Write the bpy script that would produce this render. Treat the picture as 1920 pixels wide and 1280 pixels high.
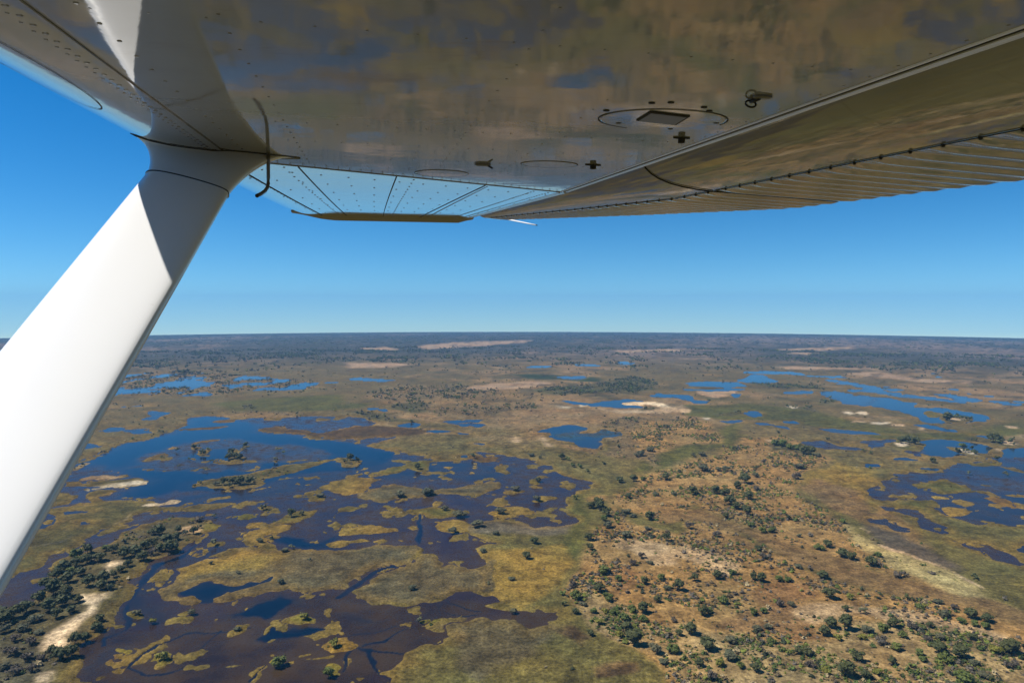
import bpy, math, random
import numpy as np

for _o in list(bpy.data.objects):
    bpy.data.objects.remove(_o, do_unlink=True)
scene = bpy.context.scene
rng = np.random.default_rng(7)
random.seed(7)

# ------------------------------------------------------------------ camera
FPX, CX, CY, EYE = 1280.0, 960.0, 640.0, 574.0      # focal length and eye level in photograph pixels (1920 wide)
H = 120.0                                           # height above the delta, metres
PITCH = math.atan((CY - EYE) / FPX)
DIP = 48.0 / FPX                                    # apparent dip of the horizon
RAD = 2 * H / DIP ** 2                              # radius that gives that dip
cam_d = bpy.data.cameras.new('camera')
cam_d.sensor_width = 36.0
cam_d.lens = 36.0 * FPX / 1920.0
cam_d.clip_start = 0.05
cam_d.clip_end = 60000.0
cam = bpy.data.objects.new('camera', cam_d)
scene.collection.objects.link(cam)
cam.location = (0, 0, H)
cam.rotation_euler = (math.pi / 2 - PITCH, 0, 0)
scene.camera = cam

# ------------------------------------------------------------------ wing frame (chord, span, normal), unit = U metres
U = 0.25
def pix_ray(px, py):
    a, b, c = px - CX, FPX, -(py - CY)
    cp, sp = math.cos(PITCH), math.sin(PITCH)
    return np.array([a, b * cp + c * sp, -b * sp + c * cp])
SV = pix_ray(692, 488); SV /= np.linalg.norm(SV)
CV = np.cross(SV, [0, 0, 1]); CV /= np.linalg.norm(CV)
NV = np.cross(CV, SV)
CAM = np.array([0, 0, H])
def wing(c, s, h):                                   # wing coordinates to the world
    return CAM + U * (c * CV + s * SV + h * NV)

# ------------------------------------------------------------------ light
SUN_CSN = np.array([-1.0, 0.27, 1.42])
_l = SUN_CSN[0] * CV + SUN_CSN[1] * SV + SUN_CSN[2] * NV
SUN = _l / np.linalg.norm(_l)
SUN_EL = math.asin(SUN[2])
SUN_AZ = math.atan2(SUN[0], SUN[1])                  # from +Y towards +X
sun_d = bpy.data.lights.new('sun', 'SUN')
sun_d.energy = 5.0
sun_d.angle = math.radians(0.53)
sun_d.color = (1.0, 0.95, 0.87)
sun = bpy.data.objects.new('sun', sun_d)
scene.collection.objects.link(sun)
from mathutils import Vector
sun.rotation_euler = Vector(SUN).to_track_quat('Z', 'Y').to_euler()
sun.location = (-30, 10, H + 60)

world = bpy.data.worlds.new('World')
scene.world = world
world.use_nodes = True
wn = world.node_tree
wn.nodes.clear()
sky = wn.nodes.new('ShaderNodeTexSky')
sky.sky_type = 'NISHITA'
sky.sun_disc = False
sky.sun_elevation = SUN_EL
sky.sun_rotation = SUN_AZ
sky.altitude = 900
sky.air_density = 1.0
sky.dust_density = 0.0
sky.ozone_density = 6.0
hs = wn.nodes.new('ShaderNodeHueSaturation')
hs.inputs['Saturation'].default_value = 1.2
hs.inputs['Value'].default_value = 1.2
bg = wn.nodes.new('ShaderNodeBackground')
bg.inputs['Strength'].default_value = 0.05
wo = wn.nodes.new('ShaderNodeOutputWorld')
tc = wn.nodes.new('ShaderNodeTexCoord')
sep = wn.nodes.new('ShaderNodeSeparateXYZ'); cmb = wn.nodes.new('ShaderNodeCombineXYZ')
addz = wn.nodes.new('ShaderNodeMath'); addz.operation = 'ADD'; addz.inputs[1].default_value = DIP + .022
maxz = wn.nodes.new('ShaderNodeMath'); maxz.operation = 'MAXIMUM'; maxz.inputs[1].default_value = .004
wn.links.new(tc.outputs['Generated'], sep.inputs[0])
wn.links.new(sep.outputs[0], cmb.inputs[0]); wn.links.new(sep.outputs[1], cmb.inputs[1])
wn.links.new(sep.outputs[2], addz.inputs[0]); wn.links.new(addz.outputs[0], maxz.inputs[0]); wn.links.new(maxz.outputs[0], cmb.inputs[2])
wn.links.new(cmb.outputs[0], sky.inputs['Vector'])
gm = wn.nodes.new('ShaderNodeGamma'); gm.inputs['Gamma'].default_value = 1.3
wn.links.new(sky.outputs[0], gm.inputs['Color'])
wn.links.new(gm.outputs[0], hs.inputs['Color'])
mulc = wn.nodes.new('ShaderNodeMix'); mulc.data_type = 'RGBA'; mulc.blend_type = 'MULTIPLY'
mulc.inputs[0].default_value = 1.0; mulc.inputs[7].default_value = (.98, 1.0, .87, 1)
wn.links.new(hs.outputs[0], mulc.inputs[6])
wn.links.new(mulc.outputs[2], bg.inputs['Color'])
wn.links.new(bg.outputs[0], wo.inputs['Surface'])

scene.view_settings.view_transform = 'Standard'
scene.view_settings.look = 'None'
scene.view_settings.exposure = 0.45
scene.view_settings.gamma = 1.0
scene.view_settings.use_curve_mapping = False
scene.render.engine = 'CYCLES'
scene.cycles.max_bounces = 6
scene.cycles.volume_bounces = 0
scene.cycles.use_denoising = True

# ------------------------------------------------------------------ helpers
def link(o, parent=None):
    scene.collection.objects.link(o)
    if parent is not None:
        o.parent = parent
    return o

def tag(o, label=None, cat=None, group=None, kind=None):
    if label: o['label'] = label
    if cat: o['category'] = cat
    if group: o['group'] = group
    if kind: o['kind'] = kind
    return o

def mesh_np(name, V, F, mat=None, smooth=False):
    """V (n,3), F (m,k) with k = 3 or 4"""
    V = np.asarray(V, np.float32); F = np.asarray(F, np.int32)
    me = bpy.data.meshes.new(name)
    me.vertices.add(len(V)); me.vertices.foreach_set('co', V.ravel())
    m, k = F.shape
    me.loops.add(m * k); me.loops.foreach_set('vertex_index', F.ravel())
    me.polygons.add(m)
    me.polygons.foreach_set('loop_start', np.arange(0, m * k, k, dtype=np.int32))
    me.polygons.foreach_set('use_smooth', np.full(m, smooth, bool))
    me.update(calc_edges=True)
    if mat: me.materials.append(mat)
    return me

def mesh_py(name, V, F, mat=None, smooth=False):
    me = bpy.data.meshes.new(name)
    me.from_pydata([tuple(map(float, v)) for v in V], [], [tuple(map(int, f)) for f in F])
    me.update()
    if smooth:
        me.polygons.foreach_set('use_smooth', np.full(len(me.polygons), True, bool))
    if mat: me.materials.append(mat)
    return me

def obj(name, me, parent=None):
    return link(bpy.data.objects.new(name, me), parent)

def color_attr(me, name, col):
    a = me.attributes.new(name, 'FLOAT_COLOR', 'POINT')
    c = np.ones((len(col), 4), np.float32); c[:, :col.shape[1]] = col
    a.data.foreach_set('color', c.ravel())

class NT:
    """small node-tree helper"""
    def __init__(self, name):
        self.m = bpy.data.materials.new(name); self.m.use_nodes = True
        self.t = self.m.node_tree; self.t.nodes.clear()
        self.out = self.t.nodes.new('ShaderNodeOutputMaterial')
    def n(self, typ, **kw):
        nd = self.t.nodes.new(typ)
        for k, v in kw.items():
            if k.startswith('_'): setattr(nd, k[1:], v)
            else:
                k = k.replace('__', ' ')
                nd.inputs[int(k[1:]) if k[0] == 'i' and k[1:].isdigit() else k].default_value = v
        return nd
    def l(self, a, b): self.t.links.new(a, b)
    def ramp(self, fac, stops):
        r = self.t.nodes.new('ShaderNodeValToRGB'); e = r.color_ramp.elements
        while len(e) < len(stops): e.new(0.5)
        for el, (p, c) in zip(e, stops):
            el.position = p; el.color = (*c, 1) if len(c) == 3 else c
        self.l(fac, r.inputs[0]); return r.outputs[0]
    def noise(self, vec, scale, detail=4, rough=0.55):
        nd = self.n('ShaderNodeTexNoise', Scale=scale, Detail=detail, Roughness=rough)
        if vec is not None: self.l(vec, nd.inputs['Vector'])
        return nd.outputs['Fac']
    def math(self, op, a, b=None):
        nd = self.t.nodes.new('ShaderNodeMath'); nd.operation = op
        for i, v in enumerate((a, b)):
            if v is None: continue
            if hasattr(v, 'is_linked'): self.l(v, nd.inputs[i])
            else: nd.inputs[i].default_value = v
        return nd.outputs[0]
    def mix(self, fac, a, b, blend='MIX'):
        nd = self.t.nodes.new('ShaderNodeMix'); nd.data_type = 'RGBA'; nd.blend_type = blend
        for sock, v in ((nd.inputs[0], fac), (nd.inputs[6], a), (nd.inputs[7], b)):
            if hasattr(v, 'is_linked'): self.l(v, sock)
            elif isinstance(v, tuple): sock.default_value = (*v, 1)
            else: sock.default_value = v
        return nd.outputs[2]
    def bsdf(self, **kw):
        b = self.n('ShaderNodeBsdfPrincipled', **kw)
        self.l(b.outputs[0], self.out.inputs['Surface']); return b

def flat_mat(name, col, rough=0.6, metal=0.0, var=0.12, scale=40.0, ior=1.5):
    t = NT(name)
    co = t.n('ShaderNodeTexCoord').outputs['Object']
    f = t.noise(co, scale)
    c = t.mix(f, tuple(x * (1 - var) for x in col), tuple(min(1, x * (1 + var)) for x in col))
    b = t.bsdf(Roughness=rough, Metallic=metal, IOR=ior)
    t.l(c, b.inputs['Base Color'])
    return t.m

# ------------------------------------------------------------------ noise on arrays
def _hash(ix, iy, seed):
    h = (ix.astype(np.int64) * 374761393 + iy.astype(np.int64) * 668265263 + seed * 1442695041) & 0xFFFFFFFF
    h = ((h ^ (h >> 13)) * 1274126177) & 0xFFFFFFFF
    return h ^ (h >> 16)

def perlin(x, y, seed=0):
    x0 = np.floor(x); y0 = np.floor(y); fx = x - x0; fy = y - y0
    u = fx * fx * fx * (fx * (fx * 6 - 15) + 10); v = fy * fy * fy * (fy * (fy * 6 - 15) + 10)
    def g(dx, dy):
        a = _hash(x0 + dx, y0 + dy, seed) * (2 * math.pi / 4294967296.0)
        return np.cos(a) * (fx - dx) + np.sin(a) * (fy - dy)
    n0 = g(0, 0) * (1 - u) + g(1, 0) * u
    n1 = g(0, 1) * (1 - u) + g(1, 1) * u
    return (n0 * (1 - v) + n1 * v) * 1.5

def fbm(x, y, lam, octv=4, seed=0, gain=0.5):
    s = 0; a = 1.0; t = 0
    for k in range(octv):
        s = s + a * perlin(x / lam + 17.3 * k, y / lam - 9.1 * k, seed + k); t += a
        a *= gain; lam *= 0.5
    return s / t * 1.4

def sstep(a, b, x):
    t = np.clip((x - a) / (b - a), 0, 1); return t * t * (3 - 2 * t)

# ------------------------------------------------------------------ the delta: where each photographed place lies on the ground
def ground_at(px, py):
    d = pix_ray(px, py); r2 = math.hypot(d[0], d[1])
    te = max(-d[2] / r2, DIP * 1.0008)
    r = RAD * (te - math.sqrt(te * te - DIP * DIP))
    return d[0] / r2 * r, d[1] / r2 * r
def zcap(x, y): return -(x * x + y * y) / (2 * RAD)

CROP = dict(A=(0, 600), B=(640, 600), C=(1280, 600), D=(0, 920), E=(640, 920), F=(1280, 920))
def P(txt):
    """a traced outline: crop letter, then x,y pairs in the enlarged crop (three times the photograph)"""
    out = []; off = None
    for w in txt.split():
        if w in CROP: off = CROP[w]; continue
        if w == '_': off = None; continue
        x, y = map(float, w.split(','))
        out.append(ground_at(x / 3 + off[0], y / 3 + off[1]) if off else ground_at(x, y))
    return np.array(out)
# cover: (albedo), trees per hectare, shrubs per hectare
COVER = dict(
    marsh=((.092, .074, .024), 0, 0), olive=((.104, .094, .024), 0, 2), gold=((.200, .130, .030), 0, 2),
    green=((.075, .100, .020), 0, 0), lime=((.150, .150, .024), 0, 0), reed=((.108, .086, .044), 0, 0), brownreed=((.085, .052, .024), 0, 0),
    grey=((.135, .110, .075), 0, 0), dry=((.245, .145, .056), 18, 520), drygrass=((.165, .100, .042), 0, 14), red=((.235, .130, .055), 10, 260),
    pale=((.340, .225, .125), 12, 330), straw=((.310, .235, .105), 1, 50), white=((.43, .35, .23), 0, 0), sand=((.36, .25, .135), 0, 0), brightsand=((.58, .43, .25), 0, 0),
    pink=((.33, .215, .135), 0, 0), scrub=((.250, .172, .082), 24, 900), woods=((.100, .080, .036), 130, 150), greywood=((.120, .105, .062), 30, 420),
    tanplain=((.185, .118, .052), 8, 60), treed=((.155, .105, .050), 42, 110), clump=((.10, .085, .035), 90, 60), darkmud=((.105, .080, .055), 0, 0),
    forest=((.062, .056, .030), 22, 0), greenmarsh=((.050, .065, .024), 0, 0), bare=((.2, .135, .075), 3, 60), fringe=((.105, .082, .028), 10, 90),
)
WATER = dict(deep=((.0015, .007, .017), 0.0), weedy=((.019, .011, .017), 0.35), brown=((.013, .0075, .007), 0.6), mid=((.006, .008, .015), 0.15),
             algae=((.016, .045, .022), 0.5), pale=((.020, .026, .034), 0.1), veil=((.024, .022, .024), 0.4), sky=((.008, .016, .026), 0.0))

for _k, (_c, _t, _s) in list(COVER.items()):
    _f = .92 if _k in ('white', 'sand', 'brightsand') else .68
    if _k in ('dry', 'pale', 'scrub', 'gold', 'tanplain', 'treed', 'drygrass', 'straw', 'pink'): _f *= 1.22
    COVER[_k] = (tuple(a * _f * b for a, b in zip(_c, (1.0, 1.0, .86 if _f < .9 else 1))), _t, _s)
PAINT = []
def L(cover, txt): PAINT.append(('land', cover, P(txt)))
def W(cover, txt): PAINT.append(('water', cover, P(txt)))
def I(cover, txt): PAINT.append(('isle', cover, P(txt)))
def Q(cover, txt): PAINT.append(('wpaint', cover, P(txt)))
def N(kind, cover, width, txt): PAINT.append((kind, cover, P(txt), width))

# ---- land zones
L('dry', 'E 1370,60 1480,40 1640,200 1900,250 F 60,60 330,60 640,-60 C 640,920 560,880 330,860 200,760 0,820 B 1720,880 1560,980 _ 1140,960 1110,1010 1085,1040 1075,1090 1055,1110 E 1290,640 1400,760 1560,830 1700,930 1900,1100 _ 1300,1340 2050,1340 2050,1180 F 1920,780 1700,680 1440,600 1180,570 960,530 820,500 640,420 480,310 330,240 160,190 0,170 E 1780,180 1500,60')
L('dry', 'C 300,660 560,650 760,740 830,790 700,850 640,930 700,1030 F 700,60 880,170 1000,300 1300,470 1600,590 1500,560 1240,490 1000,430 760,350 520,260 300,180 120,100 0,50 C 0,1060 0,940 60,860 200,740')
L('drygrass', 'E 1780,90 F 0,110 120,100 300,180 520,260 760,350 1000,430 1240,490 1500,550 1700,600 1920,690 2010,730 2010,820 1920,780 1700,680 1440,600 1180,570 960,530 820,500 640,420 480,310 330,240 160,190 0,170 E 1780,170')
L('olive', 'C 0,700 180,690 240,600 300,570 330,640 280,700 100,740 0,790 B 1750,850 1620,860 1700,800')
L('gold', 'C 680,900 860,800 1100,860 1060,940 1040,1010 760,1000')
L('drygrass', 'C 660,930 760,900 1000,960 1050,1080 F 1100,90 1300,200 1400,330 1200,300 1000,180 760,60')
L('straw', 'F 900,180 1080,290 1350,390 1500,450 1700,600 1600,595 1420,530 1280,480 1180,430 1080,380 980,300')
L('darkmud', 'F 1000,185 1100,205 1250,260 1420,350 1560,440 1550,460 1400,410 1200,340 1095,285 1065,235')
N('line', 'sand', 1.7, 'F 1010,215 1060,235 1085,290 1200,342 1350,392 1500,452 1620,530 1740,602')
L('red', 'F 440,530 700,540 760,600 640,640 760,700 740,780 860,860 700,880 560,800 300,790 160,770 330,700 480,660 380,600')
L('red', 'F 540,1000 760,980 790,1060 560,1090')
L('red', 'E 1540,430 1620,420 1680,480 1640,560 1560,600')
L('pale', 'F 640,660 800,640 1100,650 1400,700 1640,760 1890,850 1820,890 1640,840 1300,740 1000,720 760,740 680,720')
L('pale', 'E 1560,260 1750,290 1900,350 1900,420 1760,430 1640,350 1540,320')
L('pale', 'F 0,300 160,350 300,420 260,480 100,420 0,380')
L('scrub', 'E 1280,600 1400,560 1560,640 1720,760 F 0,760 140,800 330,820 500,850 660,850 900,800 1100,760 1300,760 1560,780 1760,840 1960,900 _ 2060,1340 1330,1340 E 1960,1080 1740,930 1560,860 1380,760')
L('drygrass', 'E 1420,1000 1560,960 1660,980 1690,1030 1560,1060 1430,1060')
L('brownreed', 'E 1420,1050 1480,1000 1640,985 1690,1020 1640,1060 1500,1075')
L('olive', 'E 1250,0 1370,40 1380,200 1350,320 1300,420 1240,330 1260,220 1300,150 1240,90')
L('reed', 'E 530,780 600,740 760,725 960,740 1170,780 1190,850 1100,900 1000,960 880,1010 760,1060 640,1000 660,880')
L('gold', 'E 740,600 900,640 1000,690 1200,560 1300,420 1240,300 1080,330 860,340 700,320 840,400 830,560')
L('grey', 'E 690,190 820,170 930,172 1050,190 1280,190 1290,230 1100,252 900,237 780,250 690,240')
L('brownreed', 'E 1210,810 1300,790 1400,830 1300,880 1240,850')
# mid plains
L('treed', 'B 1750,850 1900,560 1700,540 1500,560 1400,640 1560,700 1480,760 1560,780 1700,790')
L('dry', 'C 0,560 170,575 210,660 180,690 0,700 B 1780,760 1640,720 1620,640 1700,580')
L('tanplain', 'B 1180,570 1060,600 1040,640 1120,660 1300,740 1420,760 1480,730 1440,700 1380,720 1180,690')
L('tanplain', 'B 220,440 460,400 700,380 1000,330 1260,350 1300,400 1240,440 1000,470 760,480 560,470 400,480 240,470')
L('treed', 'B 130,430 240,380 420,370 700,370 860,395 860,430 700,440 430,450 160,455')
L('clump', 'B 300,470 480,470 500,510 420,525 320,505')
L('treed', 'B 440,500 600,490 800,470 1100,480 1120,500 900,515 760,545 560,535')
L('clump', 'B 60,520 110,515 240,540 440,565 420,580 220,570 120,550')
L('tanplain', 'A 1100,545 1400,520 1700,520 1720,540 1420,560 B 0,600 180,600 500,600 700,640 640,640 340,640 100,660 0,660')
L('greenmarsh', 'B 960,310 1080,305 1400,320 1500,335 1440,350 1260,340 1080,330')
L('clump', 'B 1060,400 1150,385 1480,350 1650,320 1760,345 1780,390 1640,412 1400,415 1180,418')
L('pink', 'B 20,240 200,238 400,245 350,262 180,270 40,268')
L('pink', 'B 400,150 600,125 900,118 1100,114 850,140 700,155 480,165')
L('pink', 'B 160,155 260,150 330,160 260,175 170,172')
L('pink', 'B 720,375 900,355 1060,345 1200,352 1100,380 900,392 740,388')
L('pink', 'C 540,265 660,258 860,268 1090,275 1060,282 800,278 560,275')
L('pink', 'C 900,300 1080,290 1340,330 1640,345 1600,360 1340,350 1100,320')
L('pink', 'C 530,185 700,182 790,192 640,196')
L('pink', 'C 540,160 760,148 940,150 800,172 560,170')
L('pink', 'B 1560,170 1920,165 1920,178 1600,182')
L('olive', 'A 1200,470 1500,440 1920,420 B 0,470 200,470 100,500 0,510 A 1700,510 1300,510')
L('olive', 'C 0,480 360,470 760,520 1300,640 1500,640 1700,610 1920,560 1920,640 1700,660 1300,740 1000,640 500,560 200,560 0,540')
L('clump', 'A 500,770 620,720 760,660 960,610 940,640 760,690 600,750')
L('clump', 'A 1300,490 1400,485 1490,492 1400,505')
L('clump', 'C 380,355 560,360 800,372 780,390 600,385 460,380')
L('clump', 'C 560,485 740,490 730,512 640,505')
L('clump', 'C 200,525 330,510 340,525 240,540')
L('clump', 'C 760,450 830,440 850,465 790,478')
L('clump', 'C 450,680 560,665 620,720 740,720 780,760 700,770 610,740 490,740')
# ---- water
W('weedy', '_ -150,880 100,880 133,867 173,853 207,843 243,830 283,818 320,808 353,797 350,787 393,781 440,787 473,785 573,780 640,780 683,785 710,792 690,800 660,800 640,807 600,813 640,823 700,818 750,817 707,830 688,835 717,842 750,843 763,850 800,857 803,863 773,867 827,867 853,865 917,857 897,848 933,848 960,857 993,865 1027,873 1033,883 1067,893 1097,898 1107,910 1097,920 1070,930 1063,932 1047,950 1053,963 1070,973 1053,980 990,982 950,974 905,978 880,985 870,1003 913,1017 873,1023 907,1052 883,1107 907,1117 937,1128 893,1130 917,1147 940,1153 1010,1150 1050,1147 1043,1160 1017,1167 987,1182 960,1167 893,1162 840,1167 817,1180 853,1203 827,1213 797,1220 780,1227 777,1250 727,1263 737,1280 700,1345 -400,1345 -400,880')
Q('deep', 'A 300,860 520,770 700,700 960,630 1060,560 1180,545 1320,565 1430,580 1500,620 1700,660 1920,670 B 150,710 300,750 290,790 200,830 60,840 0,850 A 1700,870 1500,930 1200,960 1000,960 850,1000 650,1000 680,960 760,910 640,840 450,820')
Q('mid', 'B 0,860 300,780 560,800 700,800 1000,830 900,900 500,900 300,900 100,880 A 1800,920 1500,1000 1200,1060 1000,1060 900,1020 1200,960 1500,930 1700,870')
Q('veil', 'A 740,830 800,775 960,735 1080,690 1300,670 1460,690 1740,720 1830,760 1800,790 1500,800 1400,840 1150,852 900,850')
Q('deep', 'A 1000,780 1100,740 1300,720 1360,790 1260,800 1100,800')
Q('brown', 'D 440,1080 480,860 640,720 860,780 1200,760 1290,700 1500,600 1920,570 E 200,620 560,600 730,560 900,620 920,690 600,740 530,790 650,860 420,920 260,1030 300,1180 _ -10,1340 60,1340')
Q('mid', 'D 640,600 720,560 840,440 1000,370 1150,320 1500,320 1100,400 980,430 990,510 860,590 900,640 1020,720 860,760 660,760')
Q('deep', 'D 1280,690 1400,660 1580,580 1700,590 1680,640 1500,700 1350,720 1290,715')
Q('deep', 'D 1440,830 1540,750 1640,750 1700,770 1820,780 1600,830 1500,840')
Q('mid', 'D 460,1010 560,930 680,870 760,880 600,960 520,1020 470,1080')
Q('deep', 'E 0,700 100,700 180,740 100,760 0,725')
Q('deep', 'D 1570,270 1640,240 1800,270 1920,240 1920,340 1760,320 1640,300')
Q('deep', 'D 0,480 60,450 40,500 0,520')
N('wline', 'deep', 2.2, 'E 455,110 440,200 430,300')
N('wline', 'deep', 3.0, 'E 0,590 60,545 130,500 230,440 310,415')
N('wline', 'deep', 2.0, 'D 1120,290 1000,370 860,420 790,500 730,570 710,620 715,700 720,760 640,800 625,860')
N('wline', 'deep', 1.2, 'D 1400,770 1200,790 1020,810 860,870 740,950 690,1010 760,1060')
N('wline', 'deep', 1.2, 'D 1210,780 1120,880 1060,1000 900,1050 760,1065')
N('wline', 'deep', 1.0, 'E 0,810 160,800 300,770 400,750 520,700 545,650 590,600')
N('wline', 'deep', 1.0, 'E 540,680 680,720 760,720')
N('wline', 'deep', 1.2, 'E 590,585 620,620 700,660 780,695')
N('wline', 'deep', 1.3, 'E 60,870 160,890 280,910 400,935 400,985')
N('wline', 'deep', 1.3, 'E 150,895 200,960 250,1040 300,1085')
N('wline', 'deep', 1.3, 'E 50,870 30,960 0,1030')
N('wline', 'deep', 1.1, 'E 100,860 240,840 400,790')
N('wline', 'deep', 0.9, 'D 1500,990 1420,1060 1380,1090')
# ---- islands and reed beds in the flood
I('brownreed', 'A 1460,610 1560,600 1700,618 1800,640 B 0,622 60,605 180,600 400,610 500,620 400,650 180,656 0,670 A 1780,660 1640,640 1480,618')
I('marsh', 'A 400,905 560,905 640,905 760,905 740,920 640,930 520,945 430,940 400,925')
I('marsh', 'A 240,1065 330,950 440,960 440,990 380,1020 300,1050')
I('marsh', 'A 500,950 620,945 650,975 580,985 640,1000 760,1010 830,1030 820,1050 700,1060 560,1050 480,1040 490,1000 500,975')
I('marsh', 'D 120,320 150,250 230,200 290,190 290,160 230,150 240,120 400,90 640,50 810,75 830,95 1040,95 1080,85 1320,65 1330,80 1190,110 1080,125 900,130 800,125 700,150 680,185 600,220 480,270 440,310 330,340 250,360 180,440 60,480 20,510 0,500 60,440 110,350')
W('mid', 'D 330,130 440,110 520,110 420,130 340,140')
W('mid', 'D 430,180 520,175 520,190 440,195')
W('mid', 'D 180,190 290,165 290,210 200,220')
N('line', 'grey', 1.3, 'D 100,325 330,290 430,250 560,210 680,170 720,140')
I('brownreed', 'A 830,785 900,750 960,738 940,760 880,775')
I('brownreed', 'A 1070,692 1200,672 1300,672 1150,690 1090,702')
I('fringe', 'A 1075,920 1180,890 1370,870 1440,850 1640,810 1840,790 1920,775 1925,785 1800,815 1600,870 1480,900 1450,925 1380,945 1200,940 1090,935')
I('clump', 'A 1200,920 1300,890 1400,885 1440,905 1380,935 1260,935')
I('clump', 'A 1900,775 B 60,770 120,800 90,820 20,820 A 1890,800')
for _c in ('1065,715 1110,708 1120,725 1080,730', '1120,740 1160,735 1165,762 1125,765', '1255,775 1290,745 1330,755 1380,775 1350,800 1280,785', '900,768 935,768 930,782', '1180,790 1200,788 1195,800',
           '1050,778 1075,775 1070,787', '1360,705 1400,698 1405,718 1370,725', '1550,720 1590,715 1610,745 1570,745', '985,728 1010,728 1005,740', '1140,838 1170,836 1165,848', '1535,780 1570,780 1560,795'):
    I('clump', 'A ' + _c)
I('olive', 'B 160,865 250,830 350,815 380,840 360,865 290,875 200,870')
I('olive', 'B 350,800 480,795 510,820 470,855 400,850 340,820')
I('gold', 'A 1810,940 1860,910 B 0,905 100,890 215,895 180,930 100,965 0,985')
I('gold', 'B 30,880 110,865 60,890')
I('reed', 'B 80,980 200,940 300,915 420,940 470,970 560,950 700,930 840,910 890,915 870,940 800,960 750,985 650,975 560,980 450,1000 330,1010 250,1035 180,1020 100,1000')
I('fringe', 'B 920,950 1030,945 1040,960 970,978 910,970')
I('olive', 'B 1060,900 1110,890 1160,910 1100,925 1060,920')
I('gold', 'B 1050,1010 1110,990 1190,995 1170,1015 1120,1035 1060,1030')
I('gold', 'B 480,890 520,895 510,905')
I('gold', 'B 560,825 620,825 600,838')
I('brownreed', 'B 720,770 860,765 930,800 920,815 850,800 780,800 720,795')
I('brownreed', 'A 1230,565 1320,562 1330,572 1260,576')
I('brownreed', 'A 1000,610 1160,600 1300,592 1200,610 1050,620')
I('olive', 'E 240,95 360,110 300,125 250,115')
I('olive', 'E 380,110 520,90 620,100 710,130 640,150 560,155 450,130 410,165 385,150')
I('gold', 'E 820,130 880,85 980,75 1060,95 1085,120 1020,135 900,155 840,150')
I('gold', 'D 1900,205 E 0,200 160,190 300,205 330,230 250,240 100,240 0,255 D 1900,250')
I('gold', 'D 1870,285 E 0,270 190,285 100,300 0,310 D 1880,305')
I('gold', 'E 540,180 640,165 700,190 690,240 620,250 560,235')
I('gold', 'E 290,275 345,275 320,290')
I('olive', 'E 20,90 110,95 80,110 20,105')
I('fringe', 'D -160,760 0,672 120,632 200,562 230,512 270,452 360,382 560,302 700,242 780,192 900,172 1080,160 1200,168 1265,200 1230,240 1130,270 1060,310 1000,350 880,390 820,440 800,480 740,520 740,570 650,640 630,690 640,740 600,790 540,830 490,860 460,920 440,980 440,1030 460,1080 420,1200 -200,1260')
L('woods', 'D -140,790 0,700 130,640 210,570 280,460 420,370 600,310 800,220 900,190 1100,170 1180,200 1130,250 1000,330 900,360 800,400 720,400 700,420 640,470 650,560 540,560 470,590 490,660 400,730 330,790 260,840 200,850 100,800 0,790')
L('woods', 'D 370,830 560,720 600,740 540,810 480,850 430,940 300,990 270,920 350,890')
L('greywood', 'D -160,790 200,850 260,900 280,1000 180,1090 100,1180 -160,1200')
L('brightsand', 'D 560,460 600,415 690,400 690,415 630,450 600,485 570,475')
L('brightsand', 'D 480,590 580,590 580,610 540,650 520,700 460,740 430,790 380,820 360,860 330,895 270,880 250,860 300,810 350,780 410,730 480,690 510,650 490,620')
L('brightsand', 'D 190,1075 210,1055 250,1050 260,1080 230,1105 190,1105')
L('pale', 'D 1030,215 1090,200 1150,215 1150,235 1070,240')
L('lime', 'D 1180,190 1230,180 1262,205 1220,230 1180,215')
I('reed', 'D 850,600 870,560 990,510 980,430 1100,400 1290,360 1560,320 1640,315 1760,330 1920,330 E 130,312 400,310 420,330 400,400 310,412 240,425 130,474 60,518 0,540 D 1920,548 1700,575 1600,568 1450,590 1300,610 1140,620 1050,640 950,640 880,625')
L('gold', 'D 985,440 1100,400 1290,362 1600,330 1640,360 1500,420 1300,450 1100,480 1000,510')
I('reed', 'E 110,590 130,545 200,488 310,434 410,400 490,360 560,385 660,415 800,395 850,390 850,560 730,555 640,565 590,590 500,610 420,632 270,632 160,622')
W('deep', 'D 1020,575 1060,550 1180,525 1300,522 1370,520 1480,490 1540,440 1570,400 1590,385 1582,410 1550,450 1490,505 1400,535 1340,560 1290,590 1200,610 1140,615 1100,600 1040,590')
W('weedy', 'E 490,355 620,355 700,365 800,395 740,405 660,415 560,385')
W('weedy', 'E 740,590 860,590 890,625 800,625')
W('brown', 'E 960,740 1050,700 1200,690 1210,720 1130,740 1040,785')
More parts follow.
